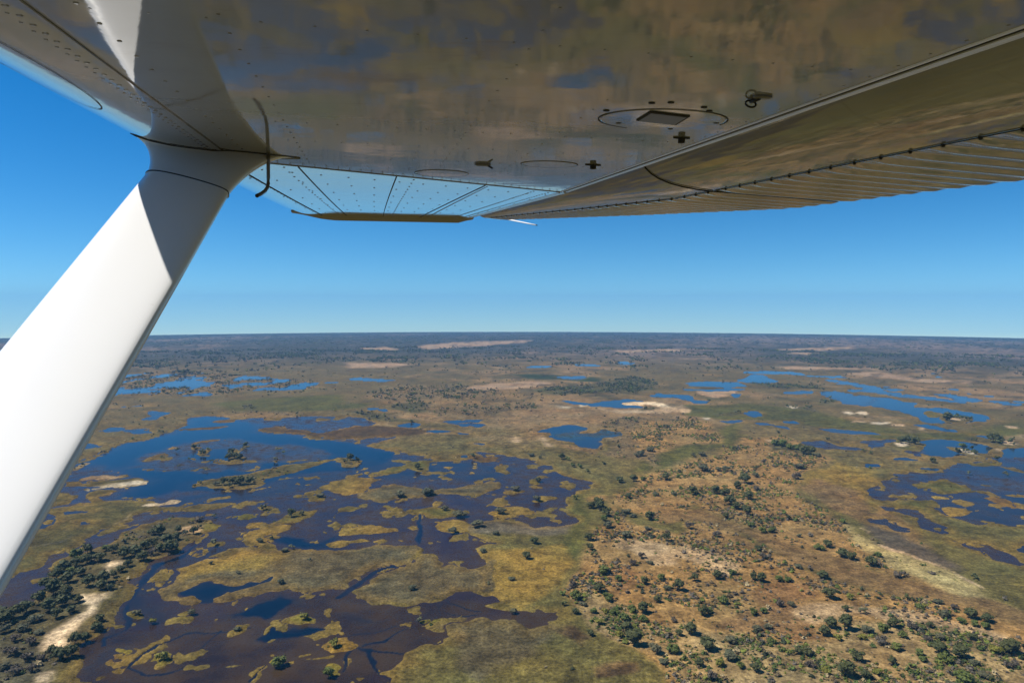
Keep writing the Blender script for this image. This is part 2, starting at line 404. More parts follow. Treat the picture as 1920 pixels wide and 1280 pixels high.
for _k, _c in (('olive', '720,690 780,675 830,690 800,710 740,715'), ('lime', '820,740 860,720 905,735 870,755 825,755'), ('olive', '1010,690 1080,665 1160,670 1140,700 1060,715 1020,710'),
               ('olive', '1290,780 1330,755 1380,760 1350,795 1300,800'), ('lime', '850,960 880,920 940,905 970,930 930,975 880,990'), ('lime', '1650,710 1700,685 1760,695 1750,730 1690,735'),
               ('lime', '1500,960 1560,925 1620,940 1630,970 1560,995 1500,985'), ('gold', '1760,880 1840,840 1920,815 E 40,850 80,860 50,890 D 1860,895'), ('lime', '1810,1010 1860,980 1930,990 1930,1060 1860,1070 1810,1050'),
               ('lime', '680,890 740,890 720,910 680,905'), ('gold', '910,450 940,450 930,462'), ('marsh', '860,520 920,515 920,535 870,540'), ('gold', '1160,140 1210,130 1270,150 1230,160 1165,160'),
               ('green', '1280,160 1360,135 1420,150 1380,170 1300,175'), ('gold', '1345,50 1440,45 1420,60 1350,60'), ('olive', '1440,100 1480,85 1520,100 1490,120 1440,115'),
               ('olive', '1570,150 1640,115 1810,95 1800,115 1700,150 1640,170 1570,170'), ('gold', '1400,250 1500,215 1620,190 1640,205 1580,230 1480,250 1410,270'), ('gold', '1400,290 1440,265 1520,270 1510,295 1450,305'),
               ('gold', '1410,190 1470,180 1470,195 1420,205'), ('olive', '1150,300 1200,285 1240,295 1230,315 1170,320'), ('olive', '1500,310 1560,300 1570,320 1510,330'), ('olive', '1740,25 1800,10 1870,20 1840,45 1750,50'),
               ('marsh', '1030,370 1100,335 1150,345 1120,365 1050,380'), ('marsh', '1180,370 1290,345 1340,355 1260,380'), ('lime', 'E 405,740 450,715 515,715 510,745 450,770 410,755'),
               ('brownreed', '600,935 640,930 630,955 605,955'), ('gold', '1690,18 1710,20 1700,28')):
    I(_k, 'D ' + _c)
N('iline', 'olive', 1.1, 'D 1060,1000 1200,985 1400,978 1520,980')
N('iline', 'olive', 1.0, 'D 1600,950 1700,915 1800,890')
N('iline', 'olive', 0.9, 'D 1640,950 1760,935 1880,905')
N('iline', 'gold', 0.8, 'D 720,750 640,755 540,780')
# sand bars in the river
for _c in ('510,885 560,868 680,870 690,878 640,892 580,898 510,895', '620,845 650,838 690,855 680,862 630,855', '640,966 680,963 680,972 640,974'):
    I('pink', 'A ' + _c)
I('white', 'A 800,1050 900,1035 940,1020 1010,1020 990,1032 900,1048 830,1055')
I('pale', 'A 350,880 380,850 470,795 510,800 480,825 420,850 400,880 370,890')
I('white', 'A 500,942 640,927 740,915 790,928 700,935 600,942 510,950')
# right-hand wetland
W('weedy', 'C 1045,1000 1060,935 1180,898 1300,862 1480,860 1540,800 1640,785 1760,795 1920,765 2010,765 F 2010,205 1920,200 1790,195 1650,180 1500,140 1430,110 1390,75 1290,50 1130,70 1050,45')
Q('mid', 'C 1480,860 1540,800 1700,790 1920,800 2010,800 2010,880 1760,880 1600,860')
Q('mid', 'F 1460,40 1700,20 2010,0 2010,205 1790,195 1560,150 1440,100')
W('weedy', 'F 1080,75 1240,95 1380,150 1490,220 1490,240 1380,215 1280,150 1130,100')
W('mid', 'F 1075,160 1130,155 1200,180 1330,245 1250,235 1150,190 1080,175')
W('weedy', 'F 1545,290 1620,280 1740,290 1820,350 1920,390 1980,420 1960,450 1820,400 1700,350 1620,320')
W('mid', 'F 1850,320 1960,295 1960,350 1870,340')
I('olive', 'C 1270,920 1340,915 1470,890 1560,920 1680,950 1640,970 1500,975 1440,985 1400,950 1330,950')
I('olive', 'C 1600,800 1780,800 1740,820 1640,825')
Q('veil', 'C 1590,910 1700,900 2000,905 2000,955 1700,950 1600,935')
I('brownreed', 'F 1690,40 1760,40 1830,60 1880,95 1840,110 1780,80 1720,60')
I('gold', 'F 1490,125 1540,105 1640,125 1650,140 1560,150 1500,145')
I('olive', 'F 1190,90 1280,80 1400,90 1370,105 1250,100')
I('gold', 'C 1280,1000 1360,1005 1330,1020')
I('gold', 'C 1380,985 1640,990 1640,1000 1420,1005')
I('gold', 'C 1800,985 2000,985 2000,1000')
I('olive', 'C 1180,1060 1400,1010 1450,1050 1420,1090 1300,1080')
W('weedy', 'C 690,690 780,680 1000,685 1180,670 1190,690 1160,715 920,735 830,730 740,715')
W('pale', 'C 800,615 900,615 1100,630 1240,645 1180,650 1000,640 860,632')
W('sky', 'C 1340,690 1500,670 1650,690 1740,710 1780,760 1620,770 1560,760 1480,770 1380,765 1330,740')
W('sky', 'C 1780,740 1920,720 2000,720 2000,770 1800,775')
W('weedy', 'C 1250,735 1340,735 1380,770 1290,760')
I('clump', 'C 1200,670 1300,665 1350,690 1340,715 1280,718 1210,700')
I('clump', 'C 1520,725 1600,720 1670,750 1650,765 1560,755')
I('clump', 'C 1700,675 1800,670 1890,700 1840,715 1740,695')
I('clump', 'C 1620,670 1660,665 1660,685 1630,685')
W('sky', 'C 1050,460 1150,440 1290,465 1300,490 1480,500 1600,520 1740,540 1740,555 1620,585 1480,590 1380,580 1320,570 1280,530 1220,510 1120,490 1060,480')
I('clump', 'C 1450,550 1540,540 1620,558 1580,580 1480,578')
I('olive', 'C 1340,520 1420,515 1440,545 1370,545')
W('sky', 'C 1300,585 1400,590 1560,620 1540,630 1400,610')
W('sky', 'C 1640,640 1720,645 1700,655')
W('pale', 'C 760,410 860,400 960,420 1060,440 1040,480 900,470 840,440')
W('pale', 'C 540,400 750,400 740,415 560,415')
for _c in ('0,355 60,345 200,345 340,355 370,372 260,382 120,375 20,370', '300,345 380,310 440,305 480,330 550,345 490,355 380,352', '340,290 460,285 640,292 740,315 900,315 920,325 760,325 640,310 500,300 360,300',
           '20,390 160,385 360,390 180,400 30,400', '270,415 340,415 350,432 280,432', '0,430 60,450 180,455 120,470 60,468 0,445', '1130,390 1200,385 1250,395 1200,405 1140,400', '1840,455 2000,455 2000,470 1850,465',
           '1440,312 1510,312 1500,322 1450,322', '1370,300 1420,298 1400,305', '1480,385 1560,385 1550,395', '550,565 600,560 660,575 660,585 580,575', '360,525 430,520 430,530 380,540', '1160,770 1230,765 1330,785 1270,790 1180,780',
           '1030,810 1080,812 1090,826 1040,828', '1350,835 1440,835 1420,845', '960,395 990,393 985,402 965,403', '1490,452 1590,450 1580,458 1500,460'):
    W('sky', 'C ' + _c)
for _c in ('220,570 320,560 340,575 260,580', '380,575 470,585 520,595 440,595', '540,600 600,600 590,610', '1280,430 1330,428 1320,436', '660,428 720,425 715,437'):
    W('pale', 'C ' + _c)
for _k, _c in (('pink', '80,405 150,400 310,400 250,425 190,438 120,430'), ('white', '1230,700 1290,695 1290,712 1250,715'), ('white', '1570,735 1600,735 1670,755 1650,762 1600,750'), ('sand', '1500,555 1570,555 1560,567 1510,566'),
               ('white', '985,520 1030,520 1020,530 990,530'), ('white', '912,522 940,522 930,530'), ('sand', '970,565 1020,565 1010,575 975,574'), ('white', '1065,575 1120,575 1110,583 1070,583'), ('sand', '1155,585 1215,588 1210,597 1160,593'),
               ('sand', '1800,685 1850,682 1890,700 1840,698'), ('sand', '1775,728 1820,736 1800,742'), ('white', '598,485 628,487 620,498'), ('sand', '0,500 30,505 20,525 0,525'), ('white', '110,555 145,555 135,563'), ('sand', '440,670 490,673 470,680'),
               ('sand', '1330,605 1360,607 1350,616'), ('sand', '1840,598 1870,598 1860,607')):
    I(_k, 'C ' + _c)
# ponds of the middle plain
W('sky', 'B 1110,625 1180,610 1220,590 1280,585 1370,605 1365,625 1330,640 1430,640 1480,615 1560,630 1610,645 1580,655 1460,655 1420,680 1450,700 1440,720 1360,715 1320,690 1200,680 1160,650 1190,635')
Q('algae', 'B 1370,625 1480,610 1590,640 1470,660 1390,655')
Q('algae', 'B 1200,640 1300,640 1360,660 1330,675 1220,660')
W('sky', 'B 1240,452 1330,460 1420,475 1520,460 1600,445 1690,455 1640,475 1700,495 1560,495 1440,490 1300,470')
I('brightsand', 'B 1570,470 1640,455 1750,460 1850,485 1800,490 1700,475 1600,482')
L('sand', 'B 1480,503 1700,512 1820,490 1920,480 C 10,490 B 1900,520 1780,530 1600,525 1500,518')
I('white', 'B 1360,482 1410,482 1400,490 1365,490')
L('white', 'B 1235,488 1290,490 1280,498 1240,496')
L('clump', 'B 1660,490 1760,490 1750,512 1680,512')
W('sky', 'B 1690,425 1760,412 1850,415 1920,420 1980,435 1920,440 1800,435')
for _c in ('130,500 180,488 220,495 190,507 140,508', '590,570 680,565 700,575 640,580', '720,565 780,565 760,578', '650,590 710,585 690,597', '740,590 790,590 760,598', '460,620 560,612 620,618 600,628 480,628', '800,632 845,632 840,642 805,642',
           '330,590 400,582 460,582 420,595 340,598', '760,693 820,693 830,705 780,700', '1040,262 1130,258 1220,262 1120,268', '640,770 690,765 700,778 650,782', '220,505 260,503 250,515'):
    W('sky', 'B ' + _c)
for _c in ('50,325 140,322 230,328 320,338 240,345 120,340 60,335', '1540,235 1600,230 1680,245 1600,255 1560,248', '1290,250 1440,248 1480,258 1340,262', '1210,320 1360,315 1380,325 1250,332', '660,632 730,630 720,645 670,642'):
    W('pale', 'B ' + _c)
for _c in ('965,664 983,662 995,678 982,688', '1095,662 1125,664 1140,680 1120,676', '1140,690 1165,705 1170,714 1150,706', '1470,652 1530,655 1500,662'):
    L('sand', 'B ' + _c)
# far left lagoon country
L('treed', 'A 500,390 640,320 900,285 1100,290 1300,310 1560,330 1800,345 1760,385 1400,400 1240,420 1060,430 840,420 560,420')
PAINT.append(('mottle', 'pale', P('A 500,390 640,320 900,285 1100,290 1300,310 1560,330 1800,345 1760,385 1400,400 1240,420 1060,430 840,420 560,420')))
PAINT.append(('mottle', 'sky', P('A 1560,355 1760,345 1740,385 1620,380')))
PAINT.append(('mottle', 'pale', P('C 860,400 1060,430 1300,470 1240,500 1000,480')))
PAINT.append(('mottle', 'weedy', P('C 1330,770 1560,770 1900,780 1800,800 1560,850 1400,850 1250,820')))
PAINT.append(('mottle', 'pale', P('C 740,320 1300,400 1700,420 1920,440 1920,480 1600,470 1200,430 900,380')))
for _c in ('680,480 860,475 870,485 720,490', '800,560 870,540 860,510 1000,515 920,535 870,560', '550,625 640,600 720,600 700,625 600,630', '720,620 830,610 850,630 760,640', '455,695 530,690 540,720 470,725'):
    W('mid', 'A ' + _c)
for _c in ('1390,352 1480,348 1470,362 1400,362', '1630,372 1730,362 1720,375 1640,382', '980,408 1050,405 1040,422 990,420', '640,395 880,395 880,405 660,402', '1820,350 1900,348 1880,360'):
    W('sky', 'A ' + _c)

def poly_sd(px, py, poly):
    """signed distance in metres, positive inside"""
    d2 = np.full(px.shape, 1e18); ins = np.zeros(px.shape, bool)
    n = len(poly)
    for i in range(n):
        ax, ay = poly[i]; bx, by = poly[(i + 1) % n]
        ex, ey = bx - ax, by - ay; l2 = ex * ex + ey * ey + 1e-9
        t = np.clip(((px - ax) * ex + (py - ay) * ey) / l2, 0, 1)
        d2 = np.minimum(d2, (px - ax - t * ex) ** 2 + (py - ay - t * ey) ** 2)
        if ey != 0:
            c = ((ay > py) != (by > py)) & (px < ex * (py - ay) / ey + ax)
            ins ^= c
    d = np.sqrt(d2)
    return np.where(ins, d, -d)

def line_d(px, py, poly):
    d2 = np.full(px.shape, 1e18)
    for i in range(len(poly) - 1):
        ax, ay = poly[i]; bx, by = poly[i + 1]
        ex, ey = bx - ax, by - ay; l2 = ex * ex + ey * ey + 1e-9
        t = np.clip(((px - ax) * ex + (py - ay) * ey) / l2, 0, 1)
        d2 = np.minimum(d2, (px - ax - t * ex) ** 2 + (py - ay - t * ey) ** 2)
    return np.sqrt(d2)

def landcover(x, y):
    """for ground points: land albedo, water albedo, weed, W (metres inside water), trees/ha, shrubs/ha"""
    r = np.hypot(x, y)
    w1 = sstep(350, 900, r); w2 = sstep(1100, 2600, r)
    dx = 1.7 * fbm(x, y, 14, 3, 1) + 7 * w1 * fbm(x, y, 70, 3, 3) + 40 * w2 * fbm(x, y, 400, 3, 5)
    dy = 2.6 * fbm(x, y, 14, 3, 11) + 13 * w1 * fbm(x, y, 70, 3, 13) + 90 * w2 * fbm(x, y, 400, 3, 15)
    X, Y = x + dx, y + dy
    dx = dx + 3.2 * fbm(x, y, 46, 3, 7); dy = dy + 5.5 * fbm(x, y, 46, 3, 17)
    X, Y = x + dx, y + dy
    soft = np.clip(r * 0.004, 1.0, 30)
    n_big = fbm(x, y, 520, 4, 21); n_mid = fbm(x, y, 90, 4, 31); n_fine = fbm(x, y, 22, 4, 41); n_far = fbm(x, y * 0.45, 900, 4, 51)
    # country outside the traced zones
    near = np.array([.092, .074, .020]); midc = np.array([.102, .074, .026]); tan = np.array([.175, .112, .048]); dark = np.array([.050, .044, .028])
    f_mid = sstep(420, 800, r)[:, None]
    col = near * (1 - f_mid) + midc * f_mid
    t = sstep(-0.1, 0.5, n_mid * 0.6 + n_big)[:, None] * f_mid
    col = col * (1 - t) + tan * t
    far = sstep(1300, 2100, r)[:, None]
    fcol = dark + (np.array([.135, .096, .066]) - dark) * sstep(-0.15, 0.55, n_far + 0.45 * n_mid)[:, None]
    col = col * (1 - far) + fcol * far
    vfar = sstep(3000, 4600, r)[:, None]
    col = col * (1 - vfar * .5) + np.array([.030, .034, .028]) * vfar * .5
    trees = 2.2 * (r > 600) * (0.3 + 2.6 * sstep(0.0, .6, n_mid)) + 16 * sstep(1200, 1900, r) * sstep(-.25, .35, n_mid - .5 * n_far)
    shrubs = np.where(r > 520, 8.0, 3.0)
    wcol = np.tile(np.array(WATER['weedy'][0]), (len(x), 1)); weed = np.full(len(x), .3)
    Wd = np.full(len(x), -60.0)
    edge = 0.5 * n_fine
    for op in PAINT:
        kind, cover, poly = op[:3]
        m = 40 if kind in ('water', 'isle') else 12
        lo = poly.min(0) - m; hi = poly.max(0) + m
        idx = np.nonzero((X > lo[0]) & (X < hi[0]) & (Y > lo[1]) & (Y < hi[1]))[0]
        if not len(idx): continue
        px, py = X[idx], Y[idx]
        if kind in ('line', 'wline', 'iline'):
            sd = op[3] * (0.5 + .35 * n_fine[idx]) - line_d(px, py, poly)
        else:
            sd = poly_sd(px, py, poly)
        sd = sd + edge[idx] * np.minimum(1.5, soft[idx])
        s = soft[idx]
        if kind in ('land', 'line', 'isle', 'iline'):
            c, tr, sh = COVER[cover]
            if kind in ('line', 'iline'): wgt = sstep(-.5, .4, sd) * np.clip(.55 + 1.1 * n_fine[idx], .1, 1)
            elif kind == 'isle': wgt = sstep(-1.3 * s, -.1 * s, sd)
            else: wgt = sstep(-2.2 * s, 2.2 * s, sd + 2.5 * n_fine[idx] + 1.2 * n_mid[idx] * w1[idx])
            col[idx] += (np.array(c) - col[idx]) * wgt[:, None]
            if kind in ('land', 'isle'):
                k = sd > (-5 if cover in ('brightsand', 'white') and kind == 'land' else 0)
                trees[idx[k]] = tr; shrubs[idx[k]] = sh
        if kind in ('isle', 'iline'):
            Wd[idx] = np.minimum(Wd[idx], -sd)
        elif kind == 'water':
            wgt = sstep(-2 * s, 0, sd)
            wc, wd = WATER[cover]
            wcol[idx] += (np.array(wc) - wcol[idx]) * wgt[:, None]; weed[idx] += (wd - weed[idx]) * wgt
            Wd[idx] = np.maximum(Wd[idx], sd)
        elif kind in ('wpaint', 'wline'):
            wc, wd = WATER[cover]
            wgt = sstep(-.5, .4, sd) * .85 if kind == 'wline' else sstep(-4 * s, 4 * s, sd + 6 * n_fine[idx] + 8 * n_mid[idx] * w1[idx])
            wcol[idx] += (np.array(wc) - wcol[idx]) * wgt[:, None]; weed[idx] += (wd - weed[idx]) * wgt
        elif kind == 'mottle':
            wc, wd = WATER[cover]
            q = np.minimum(sd, 60 * (fbm(x[idx], y[idx] * .45, 52, 5, 77) - .01))
            k = q > Wd[idx]
            wgt = sstep(-6, 0, q)
            wcol[idx] += (np.array(wc) - wcol[idx]) * wgt[:, None]; weed[idx] += (wd - weed[idx]) * wgt
            Wd[idx] = np.maximum(Wd[idx], q)
    lim = np.clip(r * .012, 5, 26)
    rag = lim * (1.3 * fbm(x, y, 30, 4, 101) * (1 - .7 * w1) + .5 * fbm(x, y, 8, 3, 105) * (1 - w1) + 1.2 * fbm(x, y * .6, 80, 5, 103) * w1)
    Wd = np.where(Wd > -3.5 * lim, Wd + rag * np.exp(-(Wd / (2.2 * lim)) ** 2), Wd)
    # reed islets and ragged weed in the shallow flood
    lam = 17 + 40 * w1 + 60 * w2
    q = np.where(r < 560, fbm(x, y * .75, 15, 4, 131), fbm(x, y * .55, 46, 4, 133))
    isl = np.clip(r * .012, 3, 14) * (q - .33 + .30 * (.35 - np.clip(weed, 0, .5)))
    Wd = np.where((weed > .1) & (Wd > 1), np.minimum(Wd, -isl), Wd)
    shal = (1 - sstep(0, np.clip(r * .03, 7, 26), Wd))
    shal = shal * np.clip(.75 + .8 * n_fine, 0, 1) * np.clip(weed * 4, .25, 1)
    wcol = wcol * (1 - .75 * shal[:, None]) + np.array([.040, .026, .010]) * .75 * shal[:, None]
    weed = np.clip(weed + .6 * shal, 0, 1)
    # a wet fringe of rushes along the shores
    fr = (sstep(-9, -1.5, Wd) * (1 - sstep(1200, 2500, r)))[:, None]
    col = col * (1 - .45 * fr) + np.array([.135, .082, .017]) * .45 * fr
    n_p = fbm(x, y, 7.5, 3, 121) * (1 - sstep(600, 1100, r))
    spk = sstep(.08, .42, fbm(x, y * .8, 38, 4, 141)) * sstep(600, 1000, r) * np.clip(.25 + 1.2 * sstep(-.3, .4, n_big) + .5 * sstep(1200, 2000, r), 0, 1)
    col = col * (1 - .62 * spk[:, None]) + np.array([.026, .027, .013]) * .62 * spk[:, None]
    v = 1 + 0.30 * n_fine + 0.22 * n_mid + .55 * n_p
    col = col * np.clip(v, .45, 1.7)[:, None]
    hue = .12 * fbm(x, y, 35, 3, 61)
    col = col * np.stack([1 + hue, np.ones_like(hue), 1 - hue], 1)
    wv = 1 + .5 * n_fine * weed + .35 * n_mid * weed
    wcol = wcol * np.clip(wv, .3, 1.9)[:, None]
    trees = trees * (1 + 5 * sstep(650, 950, r) + 3 * sstep(1300, 1700, r))
    trees = np.where(Wd > -1.0, 0, trees); shrubs = np.where(Wd > -.6, 0, shrubs)
    return np.clip(col, .004, .8), np.clip(wcol, .001, .3), np.clip(weed + .3 * weed * n_fine, 0, 1), Wd, trees, shrubs

# ------------------------------------------------------------------ ground and water
def build_ground():
    te = DIP * 1.0004 + np.arange(0, 752, 1.85) / FPX
    te[0] = DIP * 1.00005
    te = te[::-1]
    rr = RAD * (te - np.sqrt(te * te - DIP * DIP))
    rr = np.concatenate([[8, 40, 80, 120, 155, 185], rr[rr > 195], [6800, 7200]])
    dense = np.radians(np.arange(-41.5, 41.51, 0.097))
    rest = np.radians(np.arange(41.5 + 3.5, 360 - 41.5 - 1, 3.45))
    az = np.concatenate([dense, rest])
    na, nr = len(az), len(rr)
    Rg, Ag = np.meshgrid(rr, az, indexing='ij')
    x = (Rg * np.sin(Ag)).ravel(); y = (Rg * np.cos(Ag)).ravel()
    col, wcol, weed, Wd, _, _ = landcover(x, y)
    z = zcap(x, y) + np.clip(-Wd * 0.22, -0.9, 0.45) + 0.12 * fbm(x, y, 9, 2, 90) * (Wd < -3)
    V = np.stack([x, y, z], 1)
    i = np.arange(nr - 1)[:, None] * na; j = np.arange(na)[None, :]; j2 = (j + 1) % na
    F = np.stack([i + j, i + na + j, i + na + j2, i + j2], -1).reshape(-1, 4)
    me = mesh_np('ground', V, F, ground_mat(), True)
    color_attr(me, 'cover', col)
    g = obj('ground', me); tag(g, kind='structure')
    # centre fan under the aircraft
    near = Wd.reshape(nr, na)
    q = (Wd[F] > -2.5).any(1)
    Fw = F[q]
    used, inv = np.unique(Fw, return_inverse=True)
    Vw = np.stack([x[used], y[used], zcap(x[used], y[used])], 1)
    mw = mesh_np('water', Vw, inv.reshape(-1, 4), water_mat(), True)
    color_attr(mw, 'cover', np.concatenate([wcol[used], weed[used][:, None]], 1))
    w = obj('water', mw); tag(w, kind='structure')

def ground_mat():
    t = NT('delta ground')
    at = t.n('ShaderNodeAttribute', _attribute_name='cover')
    pos = t.n('ShaderNodeNewGeometry').outputs['Position']
    f1 = t.noise(pos, 0.9, 5, .65); f2 = t.noise(pos, 0.22, 4, .6); f3 = t.noise(pos, 3.2, 2, .6)
    k = t.math('MULTIPLY', t.ramp(f1, [(.25, (.3,) * 3), (.5, (1, 1, 1)), (.75, (1.6,) * 3)]), t.ramp(f2, [(.2, (.7,) * 3), (.8, (1.3,) * 3)]))
    f4 = t.noise(pos, .42, 3, .6)
    k = t.math('MULTIPLY', k, t.ramp(f4, [(.3, (.62,) * 3), (.7, (1.36,) * 3)]))
    k2 = t.math('MULTIPLY', k, t.ramp(f3, [(.3, (.75,) * 3), (.7, (1.25,) * 3)]))
    c = t.mix(1.0, at.outputs['Color'], k2, 'MULTIPLY')
    b = t.bsdf(Roughness=.95, Specular__IOR__Level=.08)
    t.l(c, b.inputs['Base Color'])
    bp = t.n('ShaderNodeBump', Strength=.9, Distance=.5)
    t.l(f1, bp.inputs['Height']); t.l(bp.outputs[0], b.inputs['Normal'])
    return t.m

def water_mat():
    t = NT('delta water')
    at = t.n('ShaderNodeAttribute', _attribute_name='cover')
    pos = t.n('ShaderNodeNewGeometry').outputs['Position']
    f1 = t.noise(pos, 1.1, 5, .65); f2 = t.noise(pos, .16, 4, .6)
    weed = at.outputs['Alpha']
    # floating and standing weed breaks the surface in patches
    patch = t.math('MULTIPLY', t.ramp(t.math('ADD', t.math('MULTIPLY', f1, .6), t.math('MULTIPLY', f2, .5)), [(.45, (0, 0, 0)), (.68, (1, 1, 1))]), weed)
    c = t.mix(t.math('MULTIPLY', patch, .7), at.outputs['Color'], (.034, .019, .012))
    b = t.bsdf(IOR=1.33)
    t.l(c, b.inputs['Base Color'])
    t.l(t.math('ADD', t.math('MULTIPLY', patch, .55), .07), b.inputs['Roughness'])
    t.l(t.math('SUBTRACT', .30, t.math('MULTIPLY', patch, .25)), b.inputs['Specular IOR Level'])
    wv = t.noise(pos, .8, 3, .6)
    bp = t.n('ShaderNodeBump', Strength=.12, Distance=.25)
    t.l(wv, bp.inputs['Height']); t.l(bp.outputs[0], b.inputs['Normal'])
    return t.m

build_ground()

# ------------------------------------------------------------------ haze
def build_haze():
    t = NT('haze air')
    v = t.n('ShaderNodeVolumePrincipled', Density=HAZE_D, Anisotropy=0.0)
    v.inputs['Color'].default_value = HAZE_C
    t.l(v.outputs[0], t.out.inputs['Volume'])
    zb = -(7250.0 ** 2) / (2 * RAD) - 3; zt = H + 110
    a = 7300.0
    V = [(sx * a, sy * a, z) for z in (zb, zt) for sx, sy in ((-1, -1), (1, -1), (1, 1), (-1, 1))]
    F = [(3, 2, 1, 0), (4, 5, 6, 7), (0, 1, 5, 4), (1, 2, 6, 5), (2, 3, 7, 6), (3, 0, 4, 7)]
    o = obj('haze', mesh_py('haze', V, F, t.m)); tag(o, kind='stuff')
HAZE_D = 1.2e-4
HAZE_C = (.24, .58, 1.0, 1)
build_haze()

# ------------------------------------------------------------------ the aeroplane
def paint_mat():
    t = NT('aircraft paint')
    co = t.n('ShaderNodeTexCoord').outputs['Object']
    f1 = t.noise(co, 3.0, 5, .6); f2 = t.noise(co, 60, 3, .6)
    mp = t.n('ShaderNodeMapping'); mp.inputs['Scale'].default_value = (3, 14, 3)
    t.l(co, mp.inputs[0])
    f3 = t.noise(mp.outputs[0], 2.0, 5, .7)
    base = PAINT_BASE
    c = t.mix(t.ramp(f1, [(.35, (0, 0, 0)), (.7, (1, 1, 1))]), base, tuple(x * .86 for x in base))
    c = t.mix(t.ramp(f3, [(.58, (0, 0, 0)), (.8, (.5, .5, .5))]), c, (base[0] * .62, base[1] * .56, base[2] * .48))
    b = t.bsdf(IOR=1.6, Metallic=.33)
    t.l(c, b.inputs['Base Color'])
    t.l(t.ramp(f2, [(.3, (.03,) * 3), (.8, (.07,) * 3)]), b.inputs['Roughness'])
    w1 = t.noise(co, 2.6, 3, .55)
    bp = t.n('ShaderNodeBump', Strength=.075, Distance=.018)
    t.l(w1, bp.inputs['Height'])
    bp2 = t.n('ShaderNodeBump', Strength=.06, Distance=.002)
    t.l(t.noise(co, 22, 4, .65), bp2.inputs['Height']); t.l(bp.outputs[0], bp2.inputs['Normal'])
    t.l(bp2.outputs[0], b.inputs['Normal'])
    return t.m
def strut_mat():
    t = NT('strut paint')
    co = t.n('ShaderNodeTexCoord').outputs['Object']
    f1 = t.noise(co, 6.0, 5, .6)
    c = t.mix(f1, (.80, .80, .795), (.775, .775, .765))
    sp = t.noise(co, 55, 2, .5)
    c = t.mix(t.ramp(sp, [(.76, (0, 0, 0)), (.86, (.25, .25, .25))]), c, (.45, .40, .33))
    b = t.bsdf(IOR=1.5, Roughness=.16)
    t.l(c, b.inputs['Base Color'])
    return t.m
PAINT_BASE = (.38, .38, .378)
M_paint = paint_mat()
M_strut = strut_mat()
M_black = flat_mat('black rubber', (.012, .012, .012), .6)
M_gap = flat_mat('dark gap shade', (.02, .018, .016), .8)  # near-black colour stands in for the shade inside gaps and seams
M_metal = flat_mat('bare aluminium', (.55, .55, .55), .25, 1.0, .08)
M_rivet = flat_mat('rivet heads', (.19, .185, .18), .3, .45)
M_brown = flat_mat('brown window plate', (.055, .045, .03), .35)  # even dark brown for the panel window
M_bead = flat_mat('polished edge', (.72, .72, .71), .3, .85, .05)
M_white = flat_mat('white plastic', (.78, .78, .76), .4)
M_steel = flat_mat('dull steel tube', (.16, .16, .165), .35, .8)

plane = bpy.data.objects.new('aeroplane', None)
link(plane)
plane.location = Vector(wing(-1.3, -1.0, -3.0))
tag(plane, 'white high-wing aeroplane whose strutted wing fills the top of the view', 'aeroplane')
bpy.context.view_layer.update()
PINV = plane.matrix_world.inverted()
PLOC = np.array(plane.location)

def pobj(name, V, F, mat, parent, smooth=True, wingspace=True):
    """a part of the aeroplane; V in wing coordinates"""
    V = np.array([wing(*v) for v in V]) if wingspace else np.asarray(V)
    o = bpy.data.objects.new(name, mesh_py(name, V - PLOC, F, mat, smooth))
    link(o, parent)
    if parent is not plane:
        pass                                         # parts keep the aeroplane's own axes; every parent sits at its origin
    return o

def sharp(o, ang=30):
    me = o.data
    try: me.set_sharp_from_angle(angle=math.radians(ang))
    except Exception: pass

# main section without flap (chord, height); starts on the lip and runs forward along the lower skin
NOSE = [(-1.30, 1.0), (-1.45, 1.003), (-1.60, 1.011), (-1.76, 1.028), (-1.92, 1.060), (-2.07, 1.110), (-2.19, 1.172), (-2.29, 1.238), (-2.365, 1.30), (-2.40, 1.355),
        (-2.405, 1.40), (-2.375, 1.47), (-2.27, 1.56), (-2.05, 1.68), (-1.6, 1.83), (-0.9, 1.96), (0.2, 2.06), (1.4, 2.05), (2.6, 1.93), (3.8, 1.70), (4.75, 1.475), (4.80, 1.46)]
LIP = 2.75
LOWER = [(LIP, 1.0)] + [(c, 1.0) for c in np.linspace(2.7, -1.2, 27)]
COVE = [(4.75, 1.44), (3.9, 1.58), (3.2, 1.66), (2.75, 1.64), (2.55, 1.5), (2.5, 1.2), (2.58, 1.05), (LIP - .01, 1.03), (LIP + .005, 1.015)]
SEC = np.array(LOWER + NOSE + COVE)
def s_break(c): return min(max(8.18 + 0.50 * c, 7.2), 9.55)
S_TIP0, S_IN = 20.6, -3.0
def s_tip(c): return S_TIP0 - .10 * (c + 2.4)
def TE(t): return np.interp(t, [0, .36, .72, .9, 1], [6.35, 5.46, 4.25, 3.55, 3.05])
def outer(c, h, t):
    """outboard panel: lower skin rises, nose drops back a little, aileron narrows"""
    le = -2.405 + .16 * t ** 2
    k = 1 - .42 * t
    lip = 2.75 + .06 * t
    hl = 1 + .25 * t
    if c <= LIP: c2 = le + (c + 2.405) / (LIP + 2.405) * (lip - le)
    else: c2 = lip + (c - LIP) / (6.35 - LIP) * (TE(t) - lip)
    return c2, hl + (h - 1) * k
def wpoint(c, h, v):
    """v in 0..1 inboard panel, 1..2 outboard panel"""
    sb = s_break(c)
    if v <= 1: return (c, S_IN + (sb - S_IN) * v, h)
    c2, h2 = outer(c, h, v - 1)
    return (c2, sb + (s_tip(c) - sb) * (v - 1), h2)

